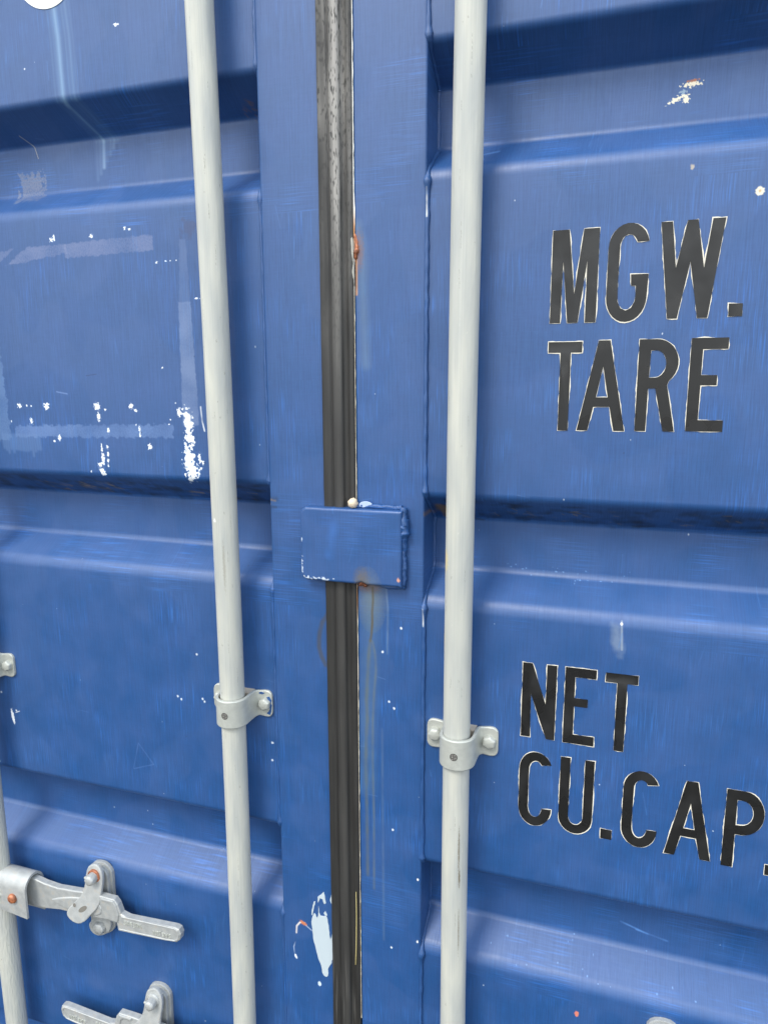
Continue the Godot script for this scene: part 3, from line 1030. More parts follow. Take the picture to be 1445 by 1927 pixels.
func saddle_mesh(half: float) -> ArrayMesh:
	# a strap bent over the rod with a foot on either side, seen from above: (x, z)
	var mid := PackedVector2Array()
	var r := 0.0212
	var cz := 0.032
	for x: float in [0.0474, 0.0470, 0.0462, 0.0448, 0.0430, 0.0405, 0.036]:
		mid.append(Vector2(-x, 0.0022))
	mid.append(Vector2(-0.0275, 0.0024))
	mid.append(Vector2(-0.0238, 0.0045))
	mid.append(Vector2(-0.0220, 0.009))
	mid.append(Vector2(-r, 0.020))
	for k in 17:
		var a := PI - PI * k / 16.0
		mid.append(Vector2(r * cos(a), cz + r * sin(a)))
	mid.append(Vector2(r, 0.020))
	mid.append(Vector2(0.0220, 0.009))
	mid.append(Vector2(0.0238, 0.0045))
	mid.append(Vector2(0.0275, 0.0024))
	for x: float in [0.036, 0.0405, 0.0430, 0.0448, 0.0462, 0.0470, 0.0474]:
		mid.append(Vector2(x, 0.0022))
	var front := PackedVector2Array()
	var back := PackedVector2Array()
	for i in mid.size():
		var d := (mid[mini(i + 1, mid.size() - 1)] - mid[maxi(i - 1, 0)]).normalized()
		var n := Vector2(-d.y, d.x)
		front.append(mid[i] + n * 0.0019)
		back.append(mid[i] - n * 0.0019)
	var cut: Array[Vector2] = [Vector2(0.0, 0.0), Vector2(0.0006, 0.0006), Vector2(0.0019, 0.0012)]
	var rows := []
	# up the back of the top edge, over it, down the front and back under
	var order := []
	order.append([1.0, -1.0])
	order.append([1.0, 0.55])
	order.append([0.93, 1.0])
	order.append([-0.93, 1.0])
	order.append([-1.0, 0.55])
	order.append([-1.0, -1.0])
	for o: Array in order:
		var row := PackedVector3Array()
		for i in mid.size():
			var x := mid[i].x
			var reach := half
			var foot := clampf((absf(x) - 0.0390) / 0.0084, 0.0, 1.0)
			reach -= 0.0084 * (1.0 - sqrt(1.0 - foot * foot))
			reach -= 0.0012 * exp(-pow((absf(x) - 0.027) / 0.004, 2))
			var v := mid[i].lerp(front[i], o[1]) if o[1] > 0 else mid[i].lerp(back[i], -o[1])
			row.append(Vector3(v.x, o[0] * reach, v.y))
		rows.append(row)
	var st := SurfaceTool.new()
	st.begin(Mesh.PRIMITIVE_TRIANGLES)
	for j in rows.size() - 1:
		for i in mid.size() - 1:
			st.set_smooth_group(j)
			for c: Vector2i in [Vector2i(0, 0), Vector2i(1, 0), Vector2i(1, 1), Vector2i(0, 0), Vector2i(1, 1), Vector2i(0, 1)]:
				st.add_vertex(rows[j + c.y][i + c.x])
	# the inner face and the two ends
	var top: PackedVector3Array = rows[0]
	var low: PackedVector3Array = rows[-1]
	st.set_smooth_group(20)
	for i in mid.size() - 1:
		for v: Vector3 in [top[i + 1], top[i], low[i], top[i + 1], low[i], low[i + 1]]:
			st.add_vertex(v)
	st.set_smooth_group(-1)
	for i in [0, mid.size() - 1]:
		for j in range(1, rows.size() - 1):
			var t: Array[Vector3] = [rows[0][i], rows[j][i], rows[j + 1][i]]
			if i == 0:
				t = [t[0], t[2], t[1]]
			for v in t:
				st.add_vertex(v)
	return done(st)


func mark_mesh() -> ArrayMesh:
	# the maker's stamp: a ring, an upright and short strokes either side, bent round the strap
	var st := SurfaceTool.new()
	st.begin(Mesh.PRIMITIVE_TRIANGLES)
	var quads := []
	for k in 24:
		var a := TAU * k / 24
		var b := TAU * (k + 1) / 24
		quads.append([Vector2(cos(a), sin(a)) * 0.0050, Vector2(cos(a), sin(a)) * 0.0041, Vector2(cos(b), sin(b)) * 0.0041, Vector2(cos(b), sin(b)) * 0.0050])
	for r: Array in [[-0.0006, -0.0039, 0.0005, 0.0039], [-0.0031, 0.0012, -0.0009, 0.0021], [-0.0033, -0.0022, -0.0009, -0.0012], [-0.0037, -0.0010, -0.0029, 0.0010], [0.0010, 0.0014, 0.0033, 0.0022], [0.0009, -0.0005, 0.0037, 0.0004], [0.0010, -0.0026, 0.0030, -0.0017]]:
		quads.append([Vector2(r[0], r[1]), Vector2(r[0], r[3]), Vector2(r[2], r[3]), Vector2(r[2], r[1])])
	for q: Array in quads:
		var v: Array[Vector3] = []
		for p: Vector2 in q:
			var a := p.x / 0.0233
			v.append(Vector3(0.0233 * sin(a), p.y, 0.032 + 0.0233 * cos(a)))
		for t: int in [0, 1, 2, 0, 2, 3]:
			st.add_vertex(v[t])
	return done(st)


func make_bracket(door: Node3D, base: Vector3, x: float, y: float, smeared := false) -> void:
	if not mats.has("saddle"):
		mats.saddle = saddle_mesh(0.0202)
		mats.mark = mark_mesh()
		mats.mark_back = mark_back_mesh()
		mats.bolt = lathe([Vector2(0.0092, 0.0036), Vector2(0.0092, 0.0086), Vector2(0.0082, 0.0106), Vector2(0.0060, 0.0116), Vector2(0.0001, 0.0119)], 36, 0.02, 0.8)
		var ring := []
		for k in 2:
			ring.append(0)
		mats.bushing = bushing_mesh()
	var o := put("rod_bracket", mats.saddle, mats.steel, door, Vector3(x, y, 0) - base)
	put("bushing", mats.bushing, mats.bush, o)
	put("bolt", mats.bolt, mats.steel, o, Vector3(-0.0363, 0.0005, 0))
	var b := put("bolt", mats.bolt, mats.steel, o, Vector3(0.0363, 0.0005, 0))
	b.rotation.z = 0.4
	put("stamp_ground", mats.mark_back, mats.stamp_ground, o, Vector3(0, -0.0010, 0))
	put("maker_stamp", mats.mark, mats.dark, o, Vector3(0, -0.0010, 0))
	if smeared:
		var st := slab(ragged(pts([38, 10, 43, 12, 46.6, 8, 46.8, -8, 44, -16, 38, -15, 42, -11, 43.6, -6, 43, 0, 41.5, 5]), 0.003, 0.0016, 5.0), 0.0036, 0.0045, 0.0002, 1)
		put("paint_smear", done(st), mats.blue, o)
		var st2 := slab(ragged(pts([24, 15, 31, 18, 36, 16.5, 33, 13.5, 28, 14, 25, 9]), 0.003, 0.0016, 25.0), 0.0036, 0.0046, 0.0002, 1)
		put("paint_smear", done(st2), mats.blue, o)


func mark_back_mesh() -> ArrayMesh:
	var st := SurfaceTool.new()
	st.begin(Mesh.PRIMITIVE_TRIANGLES)
	for k in 24:
		for q: Vector2 in [Vector2.ZERO, Vector2.from_angle(TAU * (k + 1) / 24) * 0.0048, Vector2.from_angle(TAU * k / 24) * 0.0048]:
			var a := q.x / 0.02315
			st.add_vertex(Vector3(0.02315 * sin(a), q.y, 0.032 + 0.02315 * cos(a)))
	return done(st)


func bushing_mesh() -> ArrayMesh:
	# a short liner between rod and strap, and the block behind the rod
	var st := slab(pts([-19, -18, 19, -18, 19, 18.5, -19, 18.5]), 0.0, 0.0145, 0.001, 1)
	return done(st)


func catch_parts() -> void:
	# the bolted plate that keeps a door handle down, about its middle
	var off := Vector2(0.778, 0.855)
	var back := rounded(pts([-777.5, -785, -765, -787, -756, -797, -755, -806, -756, -843, -755.5, -893, -759, -907, -768, -917, -785, -925.5, -798, -925, -806, -918, -808.5, -907, -800, -898, -799, -802, -792, -789], 0.001, off), 1)
	mats.catch_back = done(slab(back, 0.0, 0.0065, 0.0015, 2))
	var mid := PackedVector2Array()
	for p in back:
		mid.append(Vector2(p.x * 0.90 - 0.0012, p.y * 0.965))
	mats.catch_mid = done(slab(mid, 0.0065, 0.0135, 0.002, 2))
	var latch := rounded(pts([-788.0, -785.7, -782.4, -780.2, -773.2, -776.5, -764.7, -780.2, -758.5, -789.3, -756.5, -802.4, -758.6, -819.7, -759.4, -826.2, -759.0, -836.6, -766.9, -850.1, -777.0, -860.1, -784.4, -870.5, -796.2, -878.5, -807.4, -878.7, -819.0, -874.2, -824.4, -867.1, -820.4, -858.5, -807.5, -844.6, -794.8, -829.7, -790.7, -812.8, -790.4, -800.0], 0.001, off), 1)
	mats.latch = done(slab(latch, 0.019, 0.0245, 0.0016, 2, null, Vector2(0.07, -0.20)))
	var slot := PackedVector2Array()
	for k in 20:
		var a := TAU * k / 20
		slot.append(Vector2(-0.0135, 0.0022) + Vector2(cos(a) * 0.0095, sin(a) * 0.0040).rotated(0.62))
	mats.slot = done(slab(slot, 0.0240, 0.0248, 0.0002, 1, null, Vector2(0.07, -0.20)))
	var hole := PackedVector2Array()
	for k in 14:
		hole.append(Vector2(-0.0304, 0.0048) + Vector2.from_angle(TAU * k / 14) * 0.0031)
	mats.hole = done(slab(hole, 0.0240, 0.0248, 0.0002, 1, null, Vector2(0.07, -0.20)))
	mats.washer = lathe([Vector2(0.0118, 0.022), Vector2(0.0118, 0.0262), Vector2(0.0108, 0.0270), Vector2(0.0001, 0.0271)], 28, 0.05)
	mats.pin = lathe([Vector2(0.0086, 0.026), Vector2(0.0084, 0.036), Vector2(0.0074, 0.0390), Vector2(0.0045, 0.0402), Vector2(0.0001, 0.0404)], 24, 0.12, 0.0, 8.0)
	mats.low_bolt = lathe([Vector2(0.0108, 0.0130), Vector2(0.0108, 0.0190), Vector2(0.0094, 0.0215), Vector2(0.0001, 0.0220)], 24, 0.05, 0.8)
	var nub := tube(PackedVector3Array([Vector3(-0.004, 0.0, 0.033), Vector3(-0.0115, 0.0015, 0.0335)]), PackedFloat32Array([0.0022, 0.0021]), 8)
	mats.nub = nub


func make_catch(door: Node3D, base: Vector3, at: Vector3, rusty: bool) -> void:
	if not mats.has("latch"):
		catch_parts()
	var o := put("handle_catch", mats.catch_back, mats.cast, door, at - base)
	put("catch_plate", mats.catch_mid, mats.cast, o)
	put("swing_latch", mats.latch, mats.cast, o)
	put("latch_slot", mats.slot, mats.slot_inset, o)
	put("latch_hole", mats.hole, mats.slot_inset, o)
	var pivot := Vector3(0.0045, 0.0585, 0.0012)
	put("washer", mats.washer, mats.rust if rusty else mats.cast, o, pivot)
	put("pivot_bolt", mats.pin, mats.cast, o, pivot)
	put("split_pin", mats.nub, mats.steel, o, pivot)
	put("bolt", mats.low_bolt, mats.cast, o, Vector3(-0.0030, -0.0480, 0))


func make_hub(rod: Node3D, base: Vector3, x: float, y: float, side: float) -> void:
	# an upside-down channel welded to the rod; the handle is riveted inside it. x, y: the rivet
	var prof := PackedVector2Array()   # (z, y) of the outer face from the front lip over the top to the back lip
	prof.append(Vector2(0.0535, -0.031))
	prof.append(Vector2(0.0535, 0.014))
	for k in range(1, 12):
		var a := PI * k / 12
		prof.append(Vector2(0.0325 + 0.021 * cos(a), 0.014 + 0.024 * sin(a)))
	prof.append(Vector2(0.0115, 0.014))
	prof.append(Vector2(0.0115, -0.045))
	var st := SurfaceTool.new()
	st.begin(Mesh.PRIMITIVE_TRIANGLES)
	var reach := PackedFloat32Array()
	for i in prof.size():
		reach.append(0.0265)
	var inner := PackedVector2Array()
	for i in prof.size():
		var d := (prof[mini(i + 1, prof.size() - 1)] - prof[maxi(i - 1, 0)]).normalized()
		inner.append(prof[i] + Vector2(-d.y, d.x) * 0.0042)
	for i in prof.size() - 1:
		var a := prof[i]
		var b := prof[i + 1]
		var ia := inner[i]
		var ib := inner[i + 1]
		var quads := [[p3(-0.034, a), p3(0.0265, a), p3(0.0265, b), p3(-0.034, b)], [p3(0.0265, ia), p3(-0.034, ia), p3(-0.034, ib), p3(0.0265, ib)], [p3(0.0265, a), p3(0.0265, ia), p3(0.0265, ib), p3(0.0265, b)], [p3(-0.034, ia), p3(-0.034, a), p3(-0.034, b), p3(-0.034, ib)]]
		for k in 4:
			st.set_smooth_group(k + 1)
			for t: int in [0, 2, 1, 0, 3, 2]:
				var v: Vector3 = quads[k][t]
				# the front lip is cut at its lower outer corner
				if v.z > 0.045 and v.y < -0.03:
					v.y += -0.003 if v.x > 0 else 0.003
				st.add_vertex(Vector3(x + v.x * side, y + v.y, v.z))
	st.set_smooth_group(-1)
	for e: Array in [[prof[0], inner[0]], [prof[-1], inner[-1]]]:
		var q := [p3(-0.034, e[0]), p3(0.0265, e[0]), p3(0.0265, e[1]), p3(-0.034, e[1])]
		for t: int in [0, 1, 2, 0, 2, 3]:
			var v: Vector3 = q[t]
			if v.z > 0.045 and v.y < -0.03:
				v.y += -0.003 if v.x > 0 else 0.003
			st.add_vertex(Vector3(x + v.x * side, y + v.y, v.z))
	var hub := put("handle_hub", done(st), mats.cast, rod, -base)
	put("rivet", lathe([Vector2(0.0084, 0.0525), Vector2(0.0082, 0.0560), Vector2(0.0066, 0.0585), Vector2(0.0036, 0.0598), Vector2(0.0001, 0.0602)], 24, 0.08), mats.rust, hub, Vector3(x, y, 0))
	# weld that runs the hub into the rod
	var path := PackedVector3Array()
	var radii := PackedFloat32Array()
	for k in 26:
		var t := k / 25.0
		path.append(Vector3(x - side * (0.0315 - 0.003 * sin(t * PI)), y + lerpf(0.026, -0.030, t), 0.0485 - 0.0015 * cos(t * 5)))
		radii.append(0.0046 * (0.6 + 0.5 * sin(PI * t)) * (1.0 + 0.3 * fine.get_noise_1d(k * 22.0)))
	put("weld_bead", tube(path, radii, 10, 0.4), mats.steel, hub)


func p3(x: float, zy: Vector2) -> Vector3:
	return Vector3(x, zy.y, zy.x)


func make_handle(rod: Node3D, base: Vector3, at: Vector3, side: float) -> void:
	# a forged lever about the middle of its catch; side 1 points to the right
	var off := Vector2(0.778, 0.855)
	var raw := pts([-935, -826, -911, -824, -896, -824.5, -874, -829, -846, -831, -811, -828, -794, -826, -760, -824.8, -732, -824.9, -726, -833, -721, -848.5, -708.5, -852, -618.7, -846, -612, -848, -609, -856, -611.6, -867, -618, -872.5, -638, -875, -728.8, -881, -730.5, -867, -748, -866, -780, -869.2, -826, -871.5, -845, -872, -868, -876, -893, -879, -935, -880], 0.001, off)
	var lever := flip(raw, side)
	var o := put("door_handle", done(slab(lever, 0.0225, 0.0330, 0.0022, 3)), mats.cast, rod, at - base)
	# the swollen middle under the latch, and the rim along the top of it
	put("boss", done(slab(flip(rounded(pts([-866, -857, -840, -846, -808, -837, -770, -835, -757, -843, -757, -858, -775, -866, -826, -867.5], 0.001, off), 1), side), 0.0300, 0.0346, 0.0030, 3)), mats.cast, o)
	put("rim", done(slab(flip(pts([-758, -826, -733, -826.2, -728, -834, -723.5, -850, -727, -864, -733.5, -864, -731.5, -851, -737, -835, -741, -831.5, -757, -831], 0.001, off), side), 0.0310, 0.0352, 0.0016, 2)), mats.cast, o)
	# raised border of the grip
	put("grip_rim", done(slab(flip(pts([-720, -851.5, -620, -846.9, -613.5, -850, -611.5, -857, -613.5, -866, -620, -871, -640, -873.5, -726, -879.2, -726.5, -875.8, -640, -870.8, -621, -868.6, -616, -864.5, -614.5, -857, -616.2, -852, -621, -849.6, -720, -854.6], 0.001, off), side), 0.0320, 0.0340, 0.0006, 1)), mats.cast, o)
	for k in 2:
		var tm := TextMesh.new()
		tm.text = "SAE JIN"
		tm.font_size = 32
		var f := SystemFont.new()
		f.font_names = PackedStringArray(["Droid Sans"])
		f.font_weight = 700
		tm.font = f
		tm.pixel_size = 0.0098 / 32
		tm.depth = 0.0012
		tm.curve_step = 4.0
		var t := put("raised_lettering", tm, mats.steel, o)
		t.position = Vector3(side * ((-0.699 if k == 0 else -0.644) + off.x), (-0.8612 if k == 0 else -0.8645) + off.y, 0.0334)
		t.rotation.z = (0.05 if k == 0 else PI + 0.05) * side


func flip(p: PackedVector2Array, side: float) -> PackedVector2Array:
	var q := PackedVector2Array()
	for v in p:
		q.append(Vector2(v.x * side, v.y))
	return q


# ---------------------------------------------------------------- the scene
func _ready() -> void:
	var cam := Camera3D.new()
	cam.name = "camera"
	cam.fov = 71.597
	cam.near = 0.02
	cam.far = 200.0
	cam.position = Vector3(0, EYE, 0.86)
	cam.rotation_degrees = Vector3(-10.5108, 18.1654, -0.1478)
	add_child(cam)
	cam.current = true

	var sky := ProceduralSkyMaterial.new()
	sky.sky_top_color = Color(0.78, 0.85, 0.93)
	sky.sky_horizon_color = Color(0.97, 0.975, 0.97)
	sky.sky_curve = 0.4
	sky.sky_energy_multiplier = 1.45
	sky.ground_horizon_color = Color(0.60, 0.59, 0.57)
	sky.ground_energy_multiplier = 1.0
	sky.ground_bottom_color = Color(0.09, 0.09, 0.09)
	sky.ground_curve = 0.17
	var env := Environment.new()
	env.background_mode = Environment.BG_SKY
	env.sky = Sky.new()
	env.sky.sky_material = sky
	env.tonemap_mode = Environment.TONE_MAPPER_LINEAR
	env.tonemap_exposure = 1.18
	env.sdfgi_enabled = true
	env.ssao_enabled = true
	env.ssil_enabled = true
	var around := WorldEnvironment.new()
	around.name = "surroundings"
	around.environment = env
	add_child(around)

	var sun := DirectionalLight3D.new()
	sun.name = "sun"
	sun.light_energy = 0.7
	sun.light_color = Color(1.0, 0.98, 0.95)
	sun.light_angular_distance = 20.0
	sun.shadow_enabled = true
	sun.rotation_degrees = Vector3(-50, -22, 0)
	add_child(sun)

	dents.seed = 12
	dents.frequency = 0.5
	dents.fractal_octaves = 2
	fine.seed = 7
	fine.frequency = 0.1
	fine.fractal_octaves = 3
	make_materials()
	mats.slot_inset = plain(Color8(112, 108, 100), 0.8, "dark inset for a hole")  # flat darker face standing in for the latch openings
	mats.flake = plain(Color8(176, 192, 216), 0.5, "bluish flake")
	mats.torn = plain(Color8(176, 174, 164), 0.7, "torn pale rubber")
	mats.edge = plain(Color.WHITE, 0.6, "bare edge")
	mats.edge.vertex_color_use_as_albedo = true
	mats.stamp_ground = plain(Color8(140, 138, 132), 0.7, "worn stamp")
	build_left_door()
	build_right_door()
	build_seal()
	build_rods()



func build_left_door() -> void:
	var base := Vector3(-0.95, -1.35, 0)
	var door := thing("container_door", "left blue container door with white paint flakes, a pale tape outline and two handles", "container door", base)
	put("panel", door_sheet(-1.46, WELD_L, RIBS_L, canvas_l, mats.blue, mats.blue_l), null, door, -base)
	put_stile(door, base, WELD_L, -0.3612, canvas_l, mats.blue_l)
	put("stile", upright(-1.54, -1.46, 0.003, 0.004, -0.06, 1.0, -1.35, null), mats.blue, door, -base)
	put("rail", done(slab(pts([-1460, 959, -444.6, 959, -444.6, 1000, -1460, 1000]), -0.06, 0.002, 0.003, 2)), mats.blue, door, -base)
	put("rail", done(slab(pts([-1460, -1350, -444.6, -1350, -444.6, -1319, -1460, -1319]), -0.06, 0.002, 0.003, 2)), mats.blue, door, -base)
	put("weld_bead", bead(WELD_L - 0.0006, RIBS_L, 0.545, -1.19, 0.0022, canvas_l, 50.0), mats.blue_l, door, -base)
	make_bracket(door, base, -0.4983, -0.4585, true)
	make_bracket(door, base, -0.9680, -0.4600)
	make_catch(door, base, Vector3(-0.778, -0.855, 0.0), true)
	make_catch(door, base, Vector3(-0.679, -1.061, 0.0), false)
	# a round white sticker high on the sheet
	var disc := PackedVector2Array()
	for k in 64:
		disc.append(Vector2(-0.7496, 0.5365) + Vector2.from_angle(TAU * k / 64) * 0.050)
	put("round_sticker", done(slab(disc, 0.0, 0.0012, 0.0002, 1)), mats.white, door, -base, "white round sticker")
	# pale paint slopped on the stile beside the seal
	var splash := ragged(rounded(pts([-397.6, -797, -394.5, -788, -392, -784.5, -390, -788, -387.6, -792, -386.2, -787, -385.2, -766, -384.4, -787, -376, -785, -371.8, -784.5, -368.8, -806, -367.6, -826, -366.5, -822, -362.0, -803, -360.5, -803, -360.5, -851, -364.5, -857, -366.5, -866, -371.6, -873, -371.7, -886, -374, -889.8, -378, -889.6, -381.2, -886, -382.2, -876.4, -389.0, -856, -393.9, -834.6, -396.6, -816]), 1), 0.004, 0.0012)
	put("paint_splash", done(slab(splash, 0.0029, 0.0036, 0.0002, 1)), mats.splash, door, -base, "pale dried paint splash with a drip")
	for q: Array in [[-385.8, -765, -386.5, -756, -381, -751, -376.3, -744.5, -374.2, -755, -373.0, -763, -376, -765, -379, -757.5, -383, -757], [-397.5, -789, -395.5, -776, -392.8, -765.5, -390.5, -764.5, -391.5, -770, -393, -777, -395, -788], [-366.6, -757, -363.2, -743, -361.4, -757, -361.6, -766, -363.6, -763], [-377.0, -781, -374, -777, -371.4, -784, -374.5, -784]]:
		put("paint_splash", done(slab(ragged(pts(q), 0.003, 0.0012, 31.0), 0.0029, 0.0036, 0.0002, 1)), mats.splash, door, -base)


func put_stile(door: Node3D, base: Vector3, x0: float, x1: float, c: Canvas, worn: Material) -> void:
	# three lengths, so that the wear is laid only over the middle one
	var top := c.y1 - 0.002
	var low := c.y1 - c.h * c.m + 0.002
	put("stile", upright(x0, x1, 0.003, 0.003, -0.06, top, low, c), worn, door, -base)
	put("stile", upright(x0, x1, 0.003, 0.003, -0.06, 1.0, top, null), mats.blue, door, -base)
	put("stile", upright(x0, x1, 0.003, 0.003, -0.06, low, -1.35, null), mats.blue, door, -base)


func build_right_door() -> void:
	var base := Vector3(0.23, -1.35, 0)
	var door := thing("container_door", "right blue container door with black weight lettering and a welded cover plate", "container door", base)
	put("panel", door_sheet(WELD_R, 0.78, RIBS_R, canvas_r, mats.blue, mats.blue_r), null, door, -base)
	put_stile(door, base, -0.3186, WELD_R, canvas_r, mats.blue_r)
	put("stile", upright(0.78, 0.86, 0.003, 0.004, -0.06, 1.0, -1.35, null), mats.blue, door, -base)
	put("rail", done(slab(pts([-227.8, 959, 780, 959, 780, 1000, -227.8, 1000]), -0.06, 0.002, 0.003, 2)), mats.blue, door, -base)
	put("rail", done(slab(pts([-227.8, -1350, 780, -1350, 780, -1319, -227.8, -1319]), -0.06, 0.002, 0.003, 2)), mats.blue, door, -base)
	put("weld_bead", bead(WELD_R + 0.0006, RIBS_R, 0.445, -0.945, 0.0026, canvas_r, 90.0), mats.blue_r, door, -base)
	make_bracket(door, base, -0.1733, -0.4640)
	make_catch(door, base, Vector3(0.097, -0.884, 0.0), false)
	# lettering
	for q: Array in [["M", -81.2, 63.8], ["G", -20.5, 64.6], ["W", 32.2, 65.4], [".", 105.0, 66.1], ["T", -81.4, -58.3], ["A", -46.1, -57.8], ["R", 17.5, -57.4], ["E", 71.0, -56.6],
			["N", -97.7, -450.3], ["E", -45.4, -451.0], ["T", 2.3, -452.0], ["C", -97.4, -573.4], ["U", -46.3, -573.6], [".", 6.6, -574.8], ["C", 31.0, -576.8], ["A", 82.3, -578.6], ["P", 146.9, -580.2], [".", 194.7, -582.5]]:
		letter(q[0], Vector2(q[1], q[2]) * 0.001, door, base)
	# cover plate over the gap
	var face := ragged(pts([-393, -254, -393.4, -172, -391, -167, -386, -163.4, -330, -163.2, -252.8, -162.4, -253.6, -262.5, -300, -262.8, -308, -260, -316, -262.6, -345, -263, -386, -262.6, -391, -259]), 0.014, 0.0006, 3.0)
	var plate := put("cover_plate", done(slab(face, 0.0035, 0.0185, 0.0036, 4, canvas_r)), mats.blue_r, door, -base)
	var path := PackedVector3Array()
	var radii := PackedFloat32Array()
	for k in 40:
		var t := k / 39.0
		path.append(Vector3(-0.2535 + 0.0012 * fine.get_noise_1d(k * 17.0), lerpf(-0.160, -0.262, t), 0.0085 + 0.002 * fine.get_noise_1d(k * 13.0 + 99)))
		radii.append((0.0052 + 0.0035 * exp(-pow((t - 0.28) / 0.1, 2)) - 0.0015 * t) * (1.0 + 0.5 * fine.get_noise_1d(k * 33.0)))
	put("weld_bead", tube(path, radii, 12, 0.5, 4.0, canvas_r), mats.blue_r, plate)
	path = PackedVector3Array()
	radii = PackedFloat32Array()
	for k in 30:
		var t := k / 29.0
		path.append(Vector3(lerpf(-0.304, -0.2515, t), -0.2600 - 0.0055 * sin(t * 2.6), 0.006))
		radii.append(0.0034 * (0.5 + 0.7 * t) * (1.0 + 0.35 * fine.get_noise_1d(k * 21.0)))
	put("weld_bead", tube(path, radii, 12, 0.4, 8.0, canvas_r), mats.blue_r, plate)
	path = PackedVector3Array()
	radii = PackedFloat32Array()
	for k in 40:
		var t := k / 39.0
		path.append(Vector3(lerpf(-0.3175, -0.2560, t), -0.1605 + 0.001 * fine.get_noise_1d(k * 11.0), 0.006))
		radii.append(0.0032 * (1.0 + 0.4 * fine.get_noise_1d(k * 25.0 + 40)))
	put("weld_bead", tube(path, radii, 12, 0.4, 12.0, canvas_r), mats.blue_r, plate)
	var blob := lathe([Vector2(0.0062, -0.004), Vector2(0.0066, 0.0), Vector2(0.0056, 0.004), Vector2(0.0034, 0.0062), Vector2(0.0001, 0.007)], 20, 0.25)
	put("filler_blob", blob, mats.cream, plate, Vector3(-0.3215, -0.1565, 0.0100), "cream filler blob")
	put("loose_flake", done(slab(rounded(pts([-313.5, -160.5, -312.5, -155.5, -304, -153.2, -297.5, -155.0, -295.0, -157.5, -303, -160.5, -309, -162.5]), 1), 0.0075, 0.0088, 0.0004, 1)), mats.flake, plate, Vector3.ZERO, "bluish loose paint flake")
	# bare edge of the stile along the seal: white above, rusted at the notch, cream below
	var st := SurfaceTool.new()
	st.begin(Mesh.PRIMITIVE_TRIANGLES)
	var n := 560
	for k in n:
		var v := []
		for e in 2:
			var y := lerpf(0.54, -0.945, float(k + e) / n)
			var w := 0.0002 + 0.0008 * smoothstep(0.05, 0.2, y) + 0.0012 * fine.get_noise_2d(y * 500, 5.0)
			w += 0.0018 * exp(-pow((y - 0.196) / 0.012, 2))
			w = clampf(w * 0.7, 0.0, 0.0024)
			v.append(Vector3(-0.3191, y, 0.0036))
			v.append(Vector3(-0.3186 + w, y, 0.0036))
		for t: int in [0, 1, 3, 0, 3, 2]:
			var p: Vector3 = v[t]
			var hot := exp(-pow((p.y - 0.178) / 0.018, 2)) + 0.85 * exp(-pow((p.y + 0.285) / 0.022, 2))
			st.set_color(Color(0.74, 0.74, 0.70).lerp(Color(0.66, 0.56, 0.40), smoothstep(0.16, 0.05, p.y) * 0.6).lerp(Color(0.55, 0.25, 0.08), clampf(hot, 0.0, 1.0)))
			st.add_vertex(p)
	put("bare_edge", done(st), mats.edge, door, -base)
	# rusted notch in that edge, and a rusty lump under the cover plate
	path = PackedVector3Array()
	radii = PackedFloat32Array()
	for k in 24:
		var t := k / 23.0
		path.append(Vector3(lerpf(-0.3180, -0.3155, sin(PI * t)), lerpf(0.176, 0.142, t), 0.0022))
		radii.append(0.0030 * (0.35 + 0.8 * sin(PI * t)) * (1.0 + 0.6 * fine.get_noise_1d(k * 41.0)))
	put("rust_scab", tube(path, radii, 10, 0.8, 21.0), mats.rust, door, -base, "orange rust scab in the stile edge")
	path = PackedVector3Array()
	radii = PackedFloat32Array()
	for k in 16:
		var t := k / 15.0
		path.append(Vector3(lerpf(-0.3165, -0.304, t), -0.2640 + 0.002 * sin(t * 6.0), 0.0075))
		radii.append(0.0032 * (0.5 + 0.7 * sin(PI * t)) * (1.0 + 0.5 * fine.get_noise_1d(k * 37.0)))
	put("rust_scab", tube(path, radii, 10, 0.7, 31.0), mats.rust, door, -base)


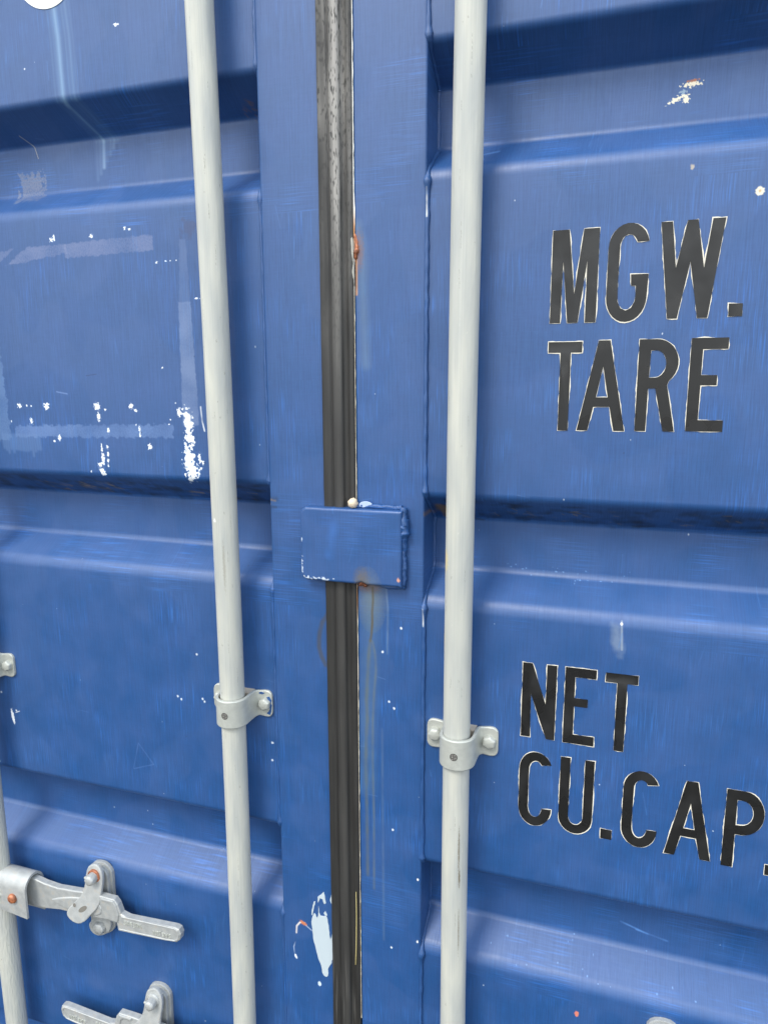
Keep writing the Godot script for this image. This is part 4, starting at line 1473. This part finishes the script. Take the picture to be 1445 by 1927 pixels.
func build_seal() -> void:
	var base := Vector3(-0.3413, -1.35, 0)
	var o := thing("door_seal", "black rubber door seal in the gap between the doors, chalky grey at the top", "rubber seal", base)
	var prof := pts([-363.8, -20, -363.8, 3.2, -363.5, 5.4, -362.2, 6.4, -353, 7.2, -350.6, 6.6, -349.6, 5.0, -348.6, 6.8, -346.5, 8.6, -342, 9.6, -338, 9.2, -335.6, 8.0, -334.4, 5.2, -333.6, 3.0, -331, 2.6, -327.5, 3.2, -326.6, 4.4, -323, 4.8, -320.6, 4.2, -319.9, 2.6, -319.8, -20])
	put("rubber_strip", drawn(prof, 0.97, -1.33, null, 0.0, 0.0007, true), mats.rubber, o, -base)
	put("torn_lip", done(slab(ragged(pts([-322.2, 170, -320.6, 171.5, -319.3, 169, -318.9, 150, -318.2, 135, -317.9, 114, -319.2, 122, -320.9, 131, -319.6, 140, -321.2, 152]), 0.004, 0.0005), 0.0045, 0.0062, 0.0005, 1)), mats.torn, o, -base, "pale torn lip")
	put("straw", tube(PackedVector3Array([Vector3(-0.3243, -0.730, 0.0060), Vector3(-0.3240, -0.772, 0.0062), Vector3(-0.3250, -0.820, 0.0060), Vector3(-0.3262, -0.852, 0.0058)]), PackedFloat32Array([0.0004, 0.0006, 0.0007, 0.0012]), 6), mats.tan, o, -base, "dry straw stuck on the rubber")


func build_rods() -> void:
	var pale := Color8(212, 196, 150)
	var dirt := Color8(120, 112, 96)
	for q: Array in [
			["grey white lock rod left of the seal, its handle pointing left at the bottom edge", -0.5017, 0.0040, 301, [[0.19, -0.1825, 0.0022, 0.0026, Color8(236, 236, 230), 1.0], [0.30, -0.245, 0.0016, 0.03, dirt, 0.3]]],
			["grey white lock rod on the right door, its edge chipped to cream", -0.1727, -0.0023, 341, [[0.07, -0.215, 0.006, 0.014, pale, 1.0], [0.045, -0.155, 0.003, 0.006, pale, 1.0], [0.05, -0.238, 0.002, 0.004, pale, 0.9], [0.055, -0.315, 0.0025, 0.013, pale, 0.95], [0.33, -0.60, 0.0009, 0.03, dirt, 0.8], [0.34, -0.64, 0.0012, 0.012, dirt, 0.9], [0.34, -0.72, 0.0008, 0.03, dirt, 0.6]]],
			["outermost grey lock rod at the left edge, with an orange rivet and full handle", -0.9680, 0.0, 381, []]]:
		var m := StandardMaterial3D.new()
		m.resource_name = "grey white rod paint"
		m.albedo_texture = rod_texture(q[3], q[4])
		m.roughness = 0.36
		m.heightmap_enabled = true
		m.heightmap_texture = grey_texture(stretched(256, 1024, 128, 512, q[3] + 5, 0.2), 256, 1024)
		m.heightmap_scale = 0.02 if q[1] > -0.9 else 0.08
		var base := Vector3(q[1], -1.33, 0.032)
		var o := thing("lock_rod", q[0], "lock rod", base, "lock rods of the doors")
		put("pipe", rod_mesh(q[1], q[2], 0.97, -1.33), m, o, -base)
		if q[1] < -0.9:
			make_hub(o, base, -0.9209, -0.8525, 1.0)
			make_handle(o, base, Vector3(-0.778, -0.855, 0), 1.0)
		elif q[1] < -0.4:
			make_hub(o, base, -0.5510, -1.0690, -1.0)
			make_handle(o, base, Vector3(-0.695, -1.072, 0), -1.0)
